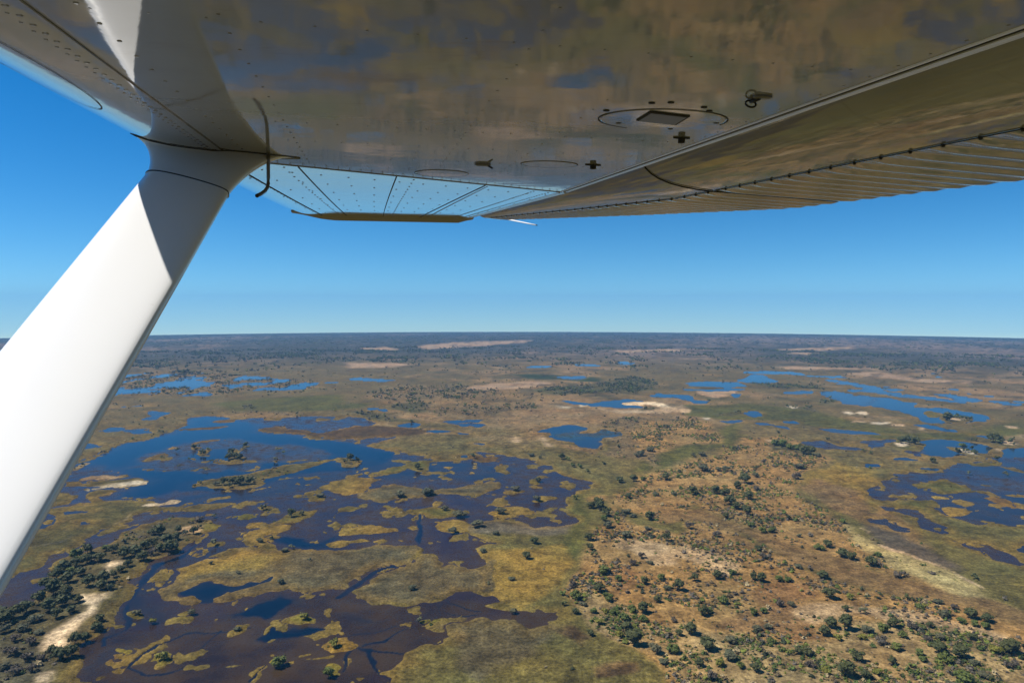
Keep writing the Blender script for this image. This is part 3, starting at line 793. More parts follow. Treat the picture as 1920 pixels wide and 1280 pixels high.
def loft(sec, vs, name, mat, parent, caps=True, off=None, closed=True):
    n = len(sec); V = []; F = []
    for v in vs:
        for c, h in sec: V.append(wpoint(c, h, v))
    m = len(vs)
    for a in range(m - 1):
        for b in range(n if closed else n - 1):
            b2 = (b + 1) % n
            F.append((a * n + b, a * n + b2, (a + 1) * n + b2, (a + 1) * n + b))
    if caps and closed:
        F.append(tuple(range(n))[::-1]); F.append(tuple((m - 1) * n + i for i in range(n)))
    return pobj(name, V, F, mat, parent)

VS = list(np.linspace(0, 1, 14)) + list(1 + np.linspace(0.0015, 1, 12))
VS = list(np.linspace(0, .999, 14)) + list(1 + np.linspace(0.002, 1, 12))
wing_o = loft(SEC, VS, 'wing', M_paint, plane); sharp(wing_o, 28)

def sheet(sec, vs, name, parent, thick=.010, lift=.002, mat=None):
    """a lapped skin sheet following the section, standing proud of the wing body; its edges have depth"""
    sec = np.array(sec); d = np.gradient(sec, axis=0); nn = np.stack([d[:, 1], -d[:, 0]], 1)
    nn /= np.linalg.norm(nn, axis=1)[:, None] + 1e-9
    if nn[0, 1] > 0: nn = -nn
    A = sec + nn * lift; B = sec + nn * (lift + thick)
    n = len(sec); m = len(vs); V = []; F = []
    for v in vs:
        V += [wpoint(c, h, v) for c, h in A] + [wpoint(c, h, v) for c, h in B]
    w = 2 * n
    for a in range(m - 1):
        o, p = a * w, (a + 1) * w
        for b in range(n - 1):
            F.append((o + n + b, o + n + b + 1, p + n + b + 1, p + n + b))
        F.append((o, o + n, p + n, p)); F.append((o + 2 * n - 1, o + n - 1, p + n - 1, p + 2 * n - 1))
    for b in range(n - 1):
        F.append((b, b + 1, n + b + 1, n + b)); q = (m - 1) * w
        F.append((q + b, q + n + b, q + n + b + 1, q + b + 1))
    ob = pobj(name, V, F, mat or M_paint, parent); sharp(ob, 28)
    return ob
LESKIN = [(-1.33, 1.0), (-1.42, 1.0)] + NOSE[1:15]
sheet(LESKIN, np.linspace(0.02, .996, 14), 'leading_edge_skin', wing_o, .008)
sheet([(2.70, 1.0)] + LOWER[2:] + NOSE[:14], list(1 + np.linspace(0.004, .985, 10)), 'outboard_skin', wing_o, .007)

def flat_ring(cs, r0, r1, name, mat, parent, h0, h1, n=40, rot=0, arc=(0, 1), sq=1.0):
    """an upright washer: centre (chord, span), radii (chord, span)"""
    V = []; F = []
    full = arc == (0, 1)
    k = n if full else n + 1
    for i in range(k):
        a = 2 * math.pi * (arc[0] + (arc[1] - arc[0]) * i / n)
        ca, sa = math.cos(a), math.sin(a)
        for q in (0, 1):
            rr = (r0, r1)[q]
            for hh in (h0, h1):
                V.append((cs[0] + rr[0] * ca, cs[1] + rr[1] * sa, hh))
    for i in range(n):
        a, b = 4 * i, 4 * ((i + 1) % k)
        F += [(a + 1, b + 1, b + 3, a + 3), (a, a + 1, a + 3, a + 2)[::-1] if False else (a, b, b + 1, a + 1), (a + 2, a + 3, b + 3, b + 2), (a, a + 2, b + 2, b)]
    return pobj(name, V, F, mat, parent, False)

def disc(cs, r, name, mat, parent, h0, h1, n=36, bevel=.012):
    V = []; F = []
    rings = [(r[0], r[1], h0), (r[0], r[1], h1 + bevel * .3), (r[0] - bevel, r[1] - bevel, h1)]
    for rc, rs, hh in rings:
        for i in range(n):
            a = 2 * math.pi * i / n
            V.append((cs[0] + rc * math.cos(a), cs[1] + rs * math.sin(a), hh))
    for k in range(2):
        for i in range(n):
            j = (i + 1) % n
            F.append((k * n + i, k * n + j, (k + 1) * n + j, (k + 1) * n + i))
    F.append(tuple(2 * n + i for i in range(n)))
    return pobj(name, V, F, mat, parent, False)

def on_plane(px, py, h=1.0):
    d = pix_ray(px, py); c, s, n = d @ CV, d @ SV, d @ NV
    return c * h / n, s * h / n
def at_span(px, py, S):
    d = pix_ray(px, py); v = np.array([d @ CV, d @ SV, d @ NV]); return v * (S / v[1])
def at_chord(px, py, C):
    d = pix_ray(px, py); v = np.array([d @ CV, d @ SV, d @ NV]); return v * (C / v[0])

def tube(path, rad, name, mat, parent, n=10, wingspace=True, cap=True):
    P3 = [np.array(p, float) for p in path]; V = []; F = []
    for i, p in enumerate(P3):
        d = P3[min(i + 1, len(P3) - 1)] - P3[max(i - 1, 0)]; d /= np.linalg.norm(d) + 1e-9
        a = np.cross(d, [0.3, .2, .93]); a /= np.linalg.norm(a); b = np.cross(d, a)
        r = rad[i] if hasattr(rad, '__len__') else rad
        for k in range(n):
            t = 2 * math.pi * k / n
            V.append(p + r * (a * math.cos(t) + b * math.sin(t)))
    for i in range(len(P3) - 1):
        for k in range(n):
            k2 = (k + 1) % n
            F.append((i * n + k, i * n + k2, (i + 1) * n + k2, (i + 1) * n + k))
    if cap:
        F.append(tuple(range(n))[::-1]); F.append(tuple((len(P3) - 1) * n + k for k in range(n)))
    return pobj(name, V, F, mat, parent, True, wingspace)

# --- fuel tank access plate with its window, screws and gap
TC = (2.02, 4.60)
flat_ring(TC, (.455, .335), (.463, .343), 'access_panel_gap', M_gap, wing_o, .9985, .9965, 56, 0, (.30, 1.02))
ap = disc(TC, (.452, .332), 'access_panel', M_paint, wing_o, 1.0, .9965, 56, .01)
win = [on_plane(*p) for p in ((1193, 224), (1220, 207), (1294, 216), (1268, 232))]
def plate(poly, h0, h1, name, mat, parent):
    n = len(poly)
    V = [(c, s, h0) for c, s in poly] + [(c, s, h1) for c, s in poly]
    F = [tuple(range(n, 2 * n))] + [(i, (i + 1) % n, n + (i + 1) % n, n + i) for i in range(n)]
    return pobj(name, V, F, mat, parent, False)
wc = np.mean(win, 0)
plate([tuple(wc + (np.array(p) - wc) * 1.0) for p in win], .9965, .989, 'panel_frame', M_gap, ap)
plate([tuple(wc + (np.array(p) - wc) * .90 + np.array([.0, .012])) for p in win], .989, .987, 'panel_window', M_brown, ap)
for (px, py) in ((1222, 193), (1258, 192), (1320, 201), (1330, 208), (1137, 207), (1160, 230), (1257, 241), (1343, 230)):
    c, s = on_plane(px, py)
    disc((c, s), (.022, .017), 'screw', M_black, wing_o, 1.0, .993, 10, .006)
# drains and lashing points
def drain(px, py, k=1.0):
    c, s = on_plane(px, py)
    d = disc((c, s), (.032 * k, .032 * k), 'fuel_drain', M_black, wing_o, 1.0, .955, 14, .01)
    V = []; F = []
    pobj('drain_flange', [(c - .085 * k, s, 1), (c, s - .035 * k, 1), (c + .085 * k, s, 1), (c, s + .035 * k, 1),
                          (c - .085 * k, s, .99), (c, s - .035 * k, .99), (c + .085 * k, s, .99), (c, s + .035 * k, .99)],
         [(4, 5, 6, 7), (0, 1, 5, 4), (1, 2, 6, 5), (2, 3, 7, 6), (3, 0, 4, 7)], M_black, d, False)
    return d
drain(1278, 258, .85); drain(1112, 309, 1.0)
# grimy drain mast and lashing ring
c0, s0 = on_plane(1430, 180)
pl = disc((c0, s0), (.062, .035), 'lashing_plate', M_steel, wing_o, 1.0, .982, 18, .02)
c1, s1 = on_plane(1408, 186)
tube([(c1 + .035 * math.cos(a), s1 + .01 * math.sin(a), .972 + .022 * math.sin(a)) for a in np.linspace(0, 6.28, 15)], .006, 'lashing_ring', M_black, pl, 6)
tube([(c1, s1, .985), (c0 - .02, s0, .984)], .012, 'lashing_link', M_black, pl, 6)
c2, s2 = on_plane(905, 307)
q = disc((c2, s2), (.085, .05), 'drain_mast', M_steel, wing_o, 1.0, .975, 14, .03)
tube([(c2 + .05, s2, .985), (c2 + .10, s2 - .02, .955)], .01, 'drain_spigot', M_black, q, 6)
# oval inspection covers
for (px, py, rc, rs) in ((828, 325, .30, .30), (1030, 308, .29, .22)):
    c, s = on_plane(px, py)
    flat_ring((c, s), (rc, rs), (rc + .008, rs + .011), 'cover_gap', M_gap, wing_o, .9988, .997, 36)
    disc((c, s), (rc, rs), 'inspection_cover', M_paint, wing_o, 1.0, .9955, 36, .012)
# leading-edge cover (oval, on the curved nose): follows the nose skin
def nose_h(c):
    xs = [p[0] for p in NOSE[:11]][::-1]; hs_ = [p[1] for p in NOSE[:11]][::-1]
    return float(np.interp(c, xs, hs_))
def nose_point(k):
    pts = np.array(NOSE[:11]); L_ = np.concatenate([[0], np.cumsum(np.hypot(*np.diff(pts, axis=0).T))])
    return np.array([np.interp(k, L_, pts[:, 0]), np.interp(k, L_, pts[:, 1])])
V = []; F = []; nn = 44
for i in range(nn):
    a = 2 * math.pi * i / nn
    for rr in (1.0, 1.035):
        k = .60 + .20 * rr * math.cos(a); s = 4.35 + 1.15 * (1 + (rr - 1) * .5) * math.sin(a)
        p = nose_point(k); e = nose_point(k + .01) - p; e /= np.linalg.norm(e); nr = np.array([e[1], -e[0]])
        if nr[1] > 0: nr = -nr
        p = p + nr * .0135
        V.append((p[0], s, p[1]))
for i in range(nn):
    a, b = 2 * i, 2 * ((i + 1) % nn); F.append((a, a + 1, b + 1, b))
pobj('cover_rim', V, F, M_gap, wing_o, False)

# --- rivets: one joined part (many hundreds of tiny domes)
RV, RF = [], []
def rivet(c, s, h, r=.016, hh=.006, nrm=None):
    b = len(RV); k = 7
    for i in range(k):
        a = 2 * math.pi * i / k
        RV.append((c + r * math.cos(a), s + r * math.sin(a), h))
    for i in range(k):
        a = 2 * math.pi * i / k
        RV.append((c + .6 * r * math.cos(a), s + .6 * r * math.sin(a), h - hh))
    for i in range(k):
        j = (i + 1) % k; RF.append((b + i, b + j, b + k + j, b + k + i))
    RF.append(tuple(b + k + i for i in range(k)))
def wlow(c, v):                                      # lower skin at chord c
    return wpoint(c, 1.0, v)
def rivet_row_span(c0, v0, v1, step, r=.015, hh=.006, dc=0):
    p0 = wpoint(c0, 1, v0); p1 = wpoint(c0 + dc, 1, v1); n = int(abs(p1[1] - p0[1]) / step)
    for i in range(n):
        v = v0 + (v1 - v0) * i / n
        p = wpoint(c0 + dc * i / n, 1.0, v); rivet(p[0], p[1], p[2] + .002 - (.009 if v > 1 or c0 < -1.33 else 0), r, hh)
def rivet_row_chord(c0, c1, v, step, r=.015, hh=.006):
    n = int((c1 - c0) / step)
    for i in range(n + 1):
        c = c0 + (c1 - c0) * i / n; p = wpoint(c, 1.0, v); rivet(p[0], p[1], p[2] + .002 - (.009 if v > 1 else 0), r, hh)
def vspan(s, c): return (s - S_IN) / (s_break(c) - S_IN)
rivet_row_span(-1.41, .05, .97, .115, .017, .007)
rivet_row_span(-1.45, .05, .97, .115, .010, .004)
rivet_row_span(-1.13, .05, .97, .24, .014, .006)
rivet_row_span(-.60, .05, .99, .24, .012, .005)
rivet_row_span(.75, .05, .99, .27, .010, .004)
rivet_row_span(1.45, .60, .99, .27, .010, .004)
rivet_row_span(2.60, .05, .99, .20, .010, .004)
for s in (3.2, 5.4, 6.2, 7.0, 7.7):
    for c in np.arange(-1.1, 2.6, .22):
        if (c - TC[0]) ** 2 / .3 + (s - TC[1]) ** 2 / .2 > 1 and s < s_break(c) - .1: rivet(c, s, 1.002, .010, .004)
for c in np.arange(-2.0, 2.7, .12):
    p = wpoint(c, 1.0 if c > -1.5 else nose_h(c), .988)
    rivet(p[0], p[1], p[2] - .006, .012, .005)
for v in (1.06, 1.16, 1.28, 1.42, 1.56, 1.7, 1.84):
    rivet_row_chord(-1.5, 2.6, v, .30, .017, .007)
for c, st in ((-.9, .5), (.55, .5), (1.55, .16), (2.28, .17), (2.52, .17), (-1.45, .4)):
    rivet_row_span(c, 1.02, 1.96, st, .017, .007)
rv = pobj('rivet', RV, RF, M_rivet, wing_o, False); rv['kind'] = 'stuff'

# spanwise lap strips on the outboard panel (stand 1 mm proud)
def strip(c0, c1, v0, v1, w, name, parent, mat, n=8, drop=.010):
    V = []; F = []
    for i in range(n + 1):
        f = i / n; v = v0 + (v1 - v0) * f; c = c0 + (c1 - c0) * f
        for dc, dh in ((-w, .004), (-w, -.004), (w, -.004), (w, .004)):
            p = wpoint(c + dc, 1.0, v); V.append((p[0], p[1], p[2] - drop + dh))
    for i in range(n):
        for k in range(4):
            k2 = (k + 1) % 4
            F.append((4 * i + k, 4 * i + k2, 4 * i + 4 + k2, 4 * i + 4 + k))
    return pobj(name, V, F, mat, parent, False)
for c0, c1 in ((-1.45, -1.4), (-.74, -.72), (.33, .3), (1.5, 1.35)):
    strip(c0, c1, 1.006, 1.96, .007, 'lap_strip', wing_o, M_gap, 8, .0098)
def bead(v0, v1, dc, r, dh):
    tube([tuple(np.array(wpoint(LIP + dc, 1.0, v)) + [0, 0, dh]) for v in np.linspace(v0, v1, 10)], r, 'lip_bead', M_bead, wing_o, 10)
def step(v0, v1, c0, c1, h0, h1, name):
    V = []; F = []
    for v in np.linspace(v0, v1, 12):
        for c, h in ((c0, h0), (c0 + .004, h1), (c1, h1), (c1, h0)):
            p = wpoint(LIP - .01, 1.0, v); V.append((p[0] + c, p[1], p[2] + h))
    for i in range(11):
        for k in range(4):
            F.append((4 * i + k, 4 * i + (k + 1) % 4, 4 * i + 4 + (k + 1) % 4, 4 * i + 4 + k))
    F.append((3, 2, 1, 0)); F.append((44, 45, 46, 47))
    pobj(name, V, F, M_bead, wing_o, False)
step(.02, .995, -.004, .03,   .002, -.009, 'lip_edge'); step(1.003, 1.92, -.004, .03, .002, -.013, 'lip_edge')
step(.02, .995, -.085, -.060, .002, -.006, 'lip_edge'); step(1.003, 1.92, -.085, -.060, -.002, -.016, 'lip_edge')
strip(LIP - .05, LIP - .05, .02, .995, .006, 'lip_seam', wing_o, M_gap, 10, .001)

# --- flap and aileron: smooth nose, hinge line with bolts, corrugated after part
NOSE_F = [(4.42, .965), (4.2, .985), (4.0, 1.012), (3.82, 1.05), (3.66, 1.105), (3.55, 1.165), (3.48, 1.225), (3.45, 1.29), (3.47, 1.36), (3.55, 1.42), (3.75, 1.47), (4.2, 1.46), (4.75, 1.40)]
def surface(name, vlist, parent, gap_end=True):
    o = loft(np.array(NOSE_F + [(5.6, 1.14), (6.35, .905), (6.35, .887), (4.42, .962)]), vlist, name, M_paint, parent); sharp(o, 35)
    return o
VFL1 = (8.40 - S_IN) / (s_break(4) - S_IN)
flap = surface('flap', list(np.linspace(0.0, VFL1, 10)), plane)
ail = surface('aileron', [VFL1 + .004] + list(np.linspace(VFL1 + .02, .999, 3)) + list(1 + np.linspace(.002, .90, 12)), plane)
def corrugated(name, v0, v1, pitch, parent, v_scale):
    """pressed after skin: beads run fore and aft, tapering out at both ends"""
    sa = wpoint(4.42, .965, v0)[1]; sb = wpoint(4.42, .965, v1)[1]
    n = int((sb - sa) / pitch); V = []; F = []
    us = np.linspace(0, 1, 12); prof = [(i / 8, .5 - .5 * math.cos(2 * math.pi * i / 8)) for i in range(8)]
    cols = []
    for i in range(n):
        for f, a in prof: cols.append(((i + f) / n, a))
    cols.append((1, 0))
    for f, a in cols:
        v = v0 + (v1 - v0) * f
        for u in us:
            c = 4.42 + (6.36 - 4.42) * u; h = .963 + (.886 - .963) * u
            e = min(1, u / .12) * min(1, .55 + (1 - u) / .2) if u > 0 else 0
            p = wpoint(c, h, v)
            V.append((p[0], p[1], p[2] - .004 -   .032 * a * e * (1 - .3 * u) * (1 if v <= 1 else 1 - .5 * (v - 1))))
    k = len(us)
    for i in range(len(cols) - 1):
        for j in range(k - 1):
            F.append((i * k + j, (i + 1) * k + j, (i + 1) * k + j + 1, i * k + j + 1))
    o = pobj(name, V, F, M_paint, parent, True)
    for i in range(n + 1):
        v = v0 + (v1 - v0) * (i + .15) / n
        if v > v1: break
        p = wpoint(4.425, .963, v)
        tube([(p[0], p[1], p[2]), (p[0], p[1], p[2] - .022)], [.019, .011], 'hinge_bolt', M_black, parent, 7)
    return o
corrugated('corrugated_skin', 0.02, VFL1 - .004, .335, flap, 1)
corrugated('corrugated_skin', VFL1 + .006, .998, .335, ail, 1)
corrugated('corrugated_skin', 1.003, 1.88, .36, ail, 1)
def hinge_wire(v0, v1, parent):
    tube([tuple(np.array(wpoint(4.42, .963, v)) - [0, 0, .006]) for v in np.linspace(v0, v1, 10)], .0035, 'hinge_wire', M_black, parent, 6)
hinge_wire(.02, VFL1 - .004, flap); hinge_wire(VFL1 + .006, .998, ail); hinge_wire(1.003, 1.88, ail)
# dark tubes stand in for the shade in the gap between flap and aileron
sg = [tuple(np.array([c, 8.40 + .006, h - .012])) for c, h in NOSE_F[:9]]
tube(sg, .007, 'gap_shade', M_black, flap, 6)
tube([(s_[0], 8.415, s_[2] - .004) for s_ in [(c, 0, .965 - .04 * (c - 4.42)) for c in np.linspace(4.42, 6.3, 4)]], .007, 'gap_shade', M_black, flap, 6)

# --- drooped wing tip
def tip_part():
    cs = np.linspace(-2.15, 3.0, 26); V = []; F = []
    rows = 7
    for c in cs:
        p = wpoint(max(min(c, LIP), -1.6), 1.0, 2.0); base_h = p[2]; st = s_tip(c)
        f = (c + 2.15) / 5.15
        drop = .10 * sstep(0.02, .26, np.float64(f)) * (1 if f < .93 else max(0.0, 1 - (f - .93) / .05))
        top = 1.62 - .25 * abs(2 * f - .7) ** 1.5
        if c < -1.4: base_h += .12 * (-1.4 - c)
        prof = [(-.10, base_h + .02), (0.0, base_h - .4 * drop - .01), (.14, base_h - drop - .02), (.24, base_h - drop - .02), (.40, base_h - .45 * drop + .02), (.50, base_h + .12), (.42, base_h + .25 + .1 * top)]
        for ds, h in prof: V.append((c, st + ds, h))
    n = len(prof)
    for i in range(len(cs) - 1):
        for j in range(n):
            j2 = (j + 1) % n
            F.append((i * n + j, (i + 1) * n + j, (i + 1) * n + j2, i * n + j2))
    F.append(tuple(range(n))); F.append(tuple((len(cs) - 1) * n + j for j in range(n))[::-1])
    o = pobj('wing_tip', V, F, M_tip, plane, True); sharp(o, 40)
    return o
M_tip = flat_mat('shaded tip paint', (.30, .27, .23), .35, 0, .1)  # brown base colour carries the tip's shade and ground reflection
tip = tip_part()
# static wick at the aileron tip
a = at_chord(950, 411, 4.15); b = at_chord(1005, 422, 4.62)
wk = tube([a, b], [.022, .016], 'static_wick', M_white, plane, 8)
tube([b, b + (b - a) * .04], [.018, .012], 'wick_end', M_black, wk, 8)

# --- lift strut, its cuff and the fuel vent
SD = np.array([pix_ray(849, -373) @ CV, pix_ray(849, -373) @ SV, pix_ray(849, -373) @ NV]); SD /= np.linalg.norm(SD)
L0 = at_span(275, 335, 6.6); R0 = at_span(427, 365, 6.36)
AX = (R0 - L0) / 2; MID = (L0 + R0) / 2
TH = np.cross(SD, AX); TH /= np.linalg.norm(TH)      # thickness direction
if TH @ np.array([0, -.5, .8]) < 0: TH = -TH
def section_ring(mid, ax, th, n=40):
    """streamlined tube section: round nose, thin rounded tail"""
    out = []
    for i in range(n):
        a = 2 * math.pi * i / n
        ca, sa = math.cos(a), math.sin(a)
        x = math.copysign(abs(ca) ** .92, ca)
        y = math.copysign(abs(sa) ** .5, sa) * (1 - .28 * x)
        out.append(mid + ax * x + TH * th * y)
    return out
def rings_to(name, rings, mat, parent, cap=True):
    n = len(rings[0]); V = [p for r in rings for p in r]; F = []
    for i in range(len(rings) - 1):
        for k in range(n):
            k2 = (k + 1) % n
            F.append((i * n + k, i * n + k2, (i + 1) * n + k2, (i + 1) * n + k))
    if cap:
        F.append(tuple(range(n))[::-1]); F.append(tuple((len(rings) - 1) * n + k for k in range(n)))
    return pobj(name, V, F, mat, parent, True)
strut = rings_to('strut', [section_ring(MID + SD * t, AX, .085) for t in np.linspace(-7.4, .10, 14)], M_strut, plane); sharp(strut, 60)

def lower_h(c): return 1.0 if c > -1.5 else nose_h(max(c, -2.40))
FT0, FT1 = at_span(222, 236, 1), None
Tc0, Tc1 = -2.13, -0.66
rings = []
NR = 14
top_line = []
for i in range(NR + 1):
    v = i / NR
    g = v ** 1.8
    ring = section_ring(MID + SD * .0, AX * 1.02, .092)
    up = []
    for p in section_ring(MID, AX, .085):
        q = p - MID
        x = (q @ AX) / (AX @ AX); y = q @ TH
        # footprint on the wing
        xc = (Tc0 + Tc1) / 2 + x * (Tc1 - Tc0) / 2
        xs = 7.14 + .10 * x + (y / .085) * -.24 * (1 - .6 * abs(x) ** 2)
        hh = lower_h(xc)
        foot = np.array([xc, xs, hh - (.016 if xc < -1.3 else .003)])
        base = p * 1.0
        lin = base + (foot - base) * v
        flare = base + SD * ((foot - base) @ SD) * v
        up.append(flare + (foot - flare) * g if v < 1 else foot)
    rings.append(up)
fair = rings_to('strut_fairing', [[p + (p - MID) * .02 + SD * .0 for p in rings[0]]] + rings, M_strut, plane, False)
sharp(fair, 60)
tube([*rings[-1], rings[-1][0]], .0045, 'fairing_seal', M_black, fair, 6, cap=False)
j0 = section_ring(MID + SD * .01, AX * 1.015, .09)
tube([*j0, j0[0]], .0055, 'joint_seal', M_black, fair, 6, cap=False)
# bent vent pipe hanging behind the strut
vt = [at_span(503, y, 7.02 + .0 * k) for k, y in enumerate((286, 300, 318, 334, 344))]
vt += [at_span(501, 352, 6.97), at_span(497, 358, 6.88), at_span(490, 363, 6.80), at_span(482, 367, 6.72)]
vt[0][2] = 1.0
vp = tube(vt, .017, 'vent_pipe', M_steel, plane, 12)
tube([vt[-1], vt[-1] + (vt[-1] - vt[-2]) * .05], .018, 'vent_mouth', M_black, vp, 12)

# ------------------------------------------------------------------ trees and shrubs
def leaf_mat(name, col, var=.35):
    t = NT(name)
    oi = t.n('ShaderNodeObjectInfo')
    pos = t.n('ShaderNodeNewGeometry').outputs['Position']
    f = t.noise(pos, .9, 3, .6)
    c = t.mix(f, tuple(x * (1 - var) for x in col), tuple(x * (1 + var) for x in col))
    c = t.mix(t.math('MULTIPLY', oi.outputs['Random'], .35), c, tuple(x * y for x, y in zip(col, (1.5, 1.15, 1.0))))
    b = t.bsdf(Roughness=.75, Specular__IOR__Level=.25)
    t.l(c, b.inputs['Base Color']); return t.m
def stuff_leaf_mat(name):
    t = NT(name)
    at = t.n('ShaderNodeAttribute', _attribute_name='leaf')
    pos = t.n('ShaderNodeNewGeometry').outputs['Position']
    f = t.noise(pos, .8, 3, .6)
    c = t.mix(1.0, at.outputs['Color'], t.ramp(f, [(.3, (.65,) * 3), (.7, (1.35,) * 3)]), 'MULTIPLY')
    b = t.bsdf(Roughness=.75, Specular__IOR__Level=.2)
    t.l(c, b.inputs['Base Color']); return t.m
LEAF = dict(dark=(.048, .055, .015), green=(.072, .092, .017), yellow=(.125, .125, .018), grey=(.085, .072, .050), pale=(.072, .074, .036))
M_leaf = {k: leaf_mat(k + ' foliage', v) for k, v in LEAF.items()}
M_bark = flat_mat('bark', (.10, .08, .06), .9, 0, .3, 3.0)
M_bulk = stuff_leaf_mat('mixed foliage')

def ico(sub=1):
    g = (1 + 5 ** .5) / 2
    v = [(-1, g, 0), (1, g, 0), (-1, -g, 0), (1, -g, 0), (0, -1, g), (0, 1, g), (0, -1, -g), (0, 1, -g), (g, 0, -1), (g, 0, 1), (-g, 0, -1), (-g, 0, 1)]
    v = [np.array(a, float) / np.linalg.norm(a) for a in v]
    f = [(0, 11, 5), (0, 5, 1), (0, 1, 7), (0, 7, 10), (0, 10, 11), (1, 5, 9), (5, 11, 4), (11, 10, 2), (10, 7, 6), (7, 1, 8), (3, 9, 4), (3, 4, 2), (3, 2, 6), (3, 6, 8), (3, 8, 9), (4, 9, 5), (2, 4, 11), (6, 2, 10), (8, 6, 7), (9, 8, 1)]
    for _ in range(sub):
        mid = {}; nf = []
        def m(a, b):
            k = (min(a, b), max(a, b))
            if k not in mid:
                p = v[a] + v[b]; v.append(p / np.linalg.norm(p)); mid[k] = len(v) - 1
            return mid[k]
        for a, b, c in f:
            ab, bc, ca = m(a, b), m(b, c), m(c, a)
            nf += [(a, ab, ca), (b, bc, ab), (c, ca, bc), (ab, bc, ca)]
        f = nf
    return np.array(v), np.array(f)
ICO0, ICO1 = ico(0), ico(1)

def crown_geo(seed, lobes, leaves, sub=0, flat=.72, base=.28, rag=.42, leaf=.13):
    """a crown of unit width standing on the origin: ragged lobes with loose leaf sprays round them"""
    g = np.random.default_rng(seed); V = []; F = []; o = 0
    iv, if_ = ICO1 if sub else ICO0
    cs = []
    for k in range(lobes):
        a = g.uniform(0, 2 * math.pi); rr = .36 * math.sqrt(g.uniform(0, 1))
        c = np.array([rr * math.cos(a), rr * math.sin(a), base + flat * (.12 + g.uniform(.1, .62) * (1 - 1.2 * rr * rr))])
        s = g.uniform(.13, .25) * (1.15 - .7 * rr)
        v = iv * (1 + rag * g.uniform(-1, .8, (len(iv), 1))) * s * np.array([1, 1, .8]) + c
        V.append(v); F.append(if_ + o); o += len(v); cs.append((c, s))
    n = leaves
    if n:
        ci = g.integers(0, lobes, n)
        d = g.normal(size=(n, 3)); d /= np.linalg.norm(d, axis=1)[:, None]
        C = np.array([cs[i][0] for i in ci]); S = np.array([cs[i][1] for i in ci])[:, None]
        P0 = C + d * S * g.uniform(.85, 1.45, (n, 1)); P0[:, 2] = np.maximum(P0[:, 2], .06)
        t1 = g.normal(size=(n, 3)); t2 = g.normal(size=(n, 3))
        L_ = leaf * g.uniform(.5, 1.2, (n, 1))
        t1 *= L_ / np.linalg.norm(t1, axis=1)[:, None]; t2 *= L_ * .7 / np.linalg.norm(t2, axis=1)[:, None]
        v = np.stack([P0 - t1 * .5, P0 + t1 * .5, P0 + t2], 1).reshape(-1, 3)
        V.append(v); F.append(np.arange(3 * n).reshape(-1, 3) + o)
    return np.concatenate(V), np.concatenate(F)

def trunk_geo(seed, base=.42):
    g = np.random.default_rng(seed); V = []; F = []
    def limb(p, q, r0, r1, k=6):
        o = len(V); d = q - p; d /= np.linalg.norm(d); a = np.cross(d, [.2, .9, .1]); a /= np.linalg.norm(a); b = np.cross(d, a)
        for w, r in ((p, r0), (q, r1)):
            for i in range(k):
                t = 2 * math.pi * i / k; V.append(w + r * (a * math.cos(t) + b * math.sin(t)))
        for i in range(k):
            j = (i + 1) % k; F.append((o + i, o + j, o + k + j)); F.append((o + i, o + k + j, o + k + i))
    f = np.array([g.uniform(-.04, .04), g.uniform(-.04, .04), base * .7])
    limb(np.array([0, 0, -.06]), f, .040, .026)
    for k in range(4):
        a = 2 * math.pi * (k + g.uniform(0, .6)) / 4
        limb(f, f + np.array([.22 * math.cos(a), .22 * math.sin(a), g.uniform(.2, .36)]), .022, .008)
    return np.array(V), np.array(F)

KINDS = ['dark', 'green', 'yellow', 'grey', 'pale']
NVAR = 4
CROWN_ME, TRUNK_ME = {}, {}
for _k in KINDS:
    for i in range(NVAR):
        if _k == 'grey': v, f = crown_geo(50 + i, 7, 420, 0, .7, .18, .55, .15)
        elif _k == 'dark': v, f = crown_geo(10 + i, 13, 420, 1, .85, .22, .36, .12)
        else: v, f = crown_geo(30 + i + 7 * KINDS.index(_k), 11, 420, 1, .70, .16, .42, .13)
        CROWN_ME[_k, i] = mesh_np('crown', v, f, M_leaf[_k])
for i in range(NVAR):
    v, f = trunk_geo(90 + i); TRUNK_ME[i] = mesh_np('trunk', v, f, M_bark)

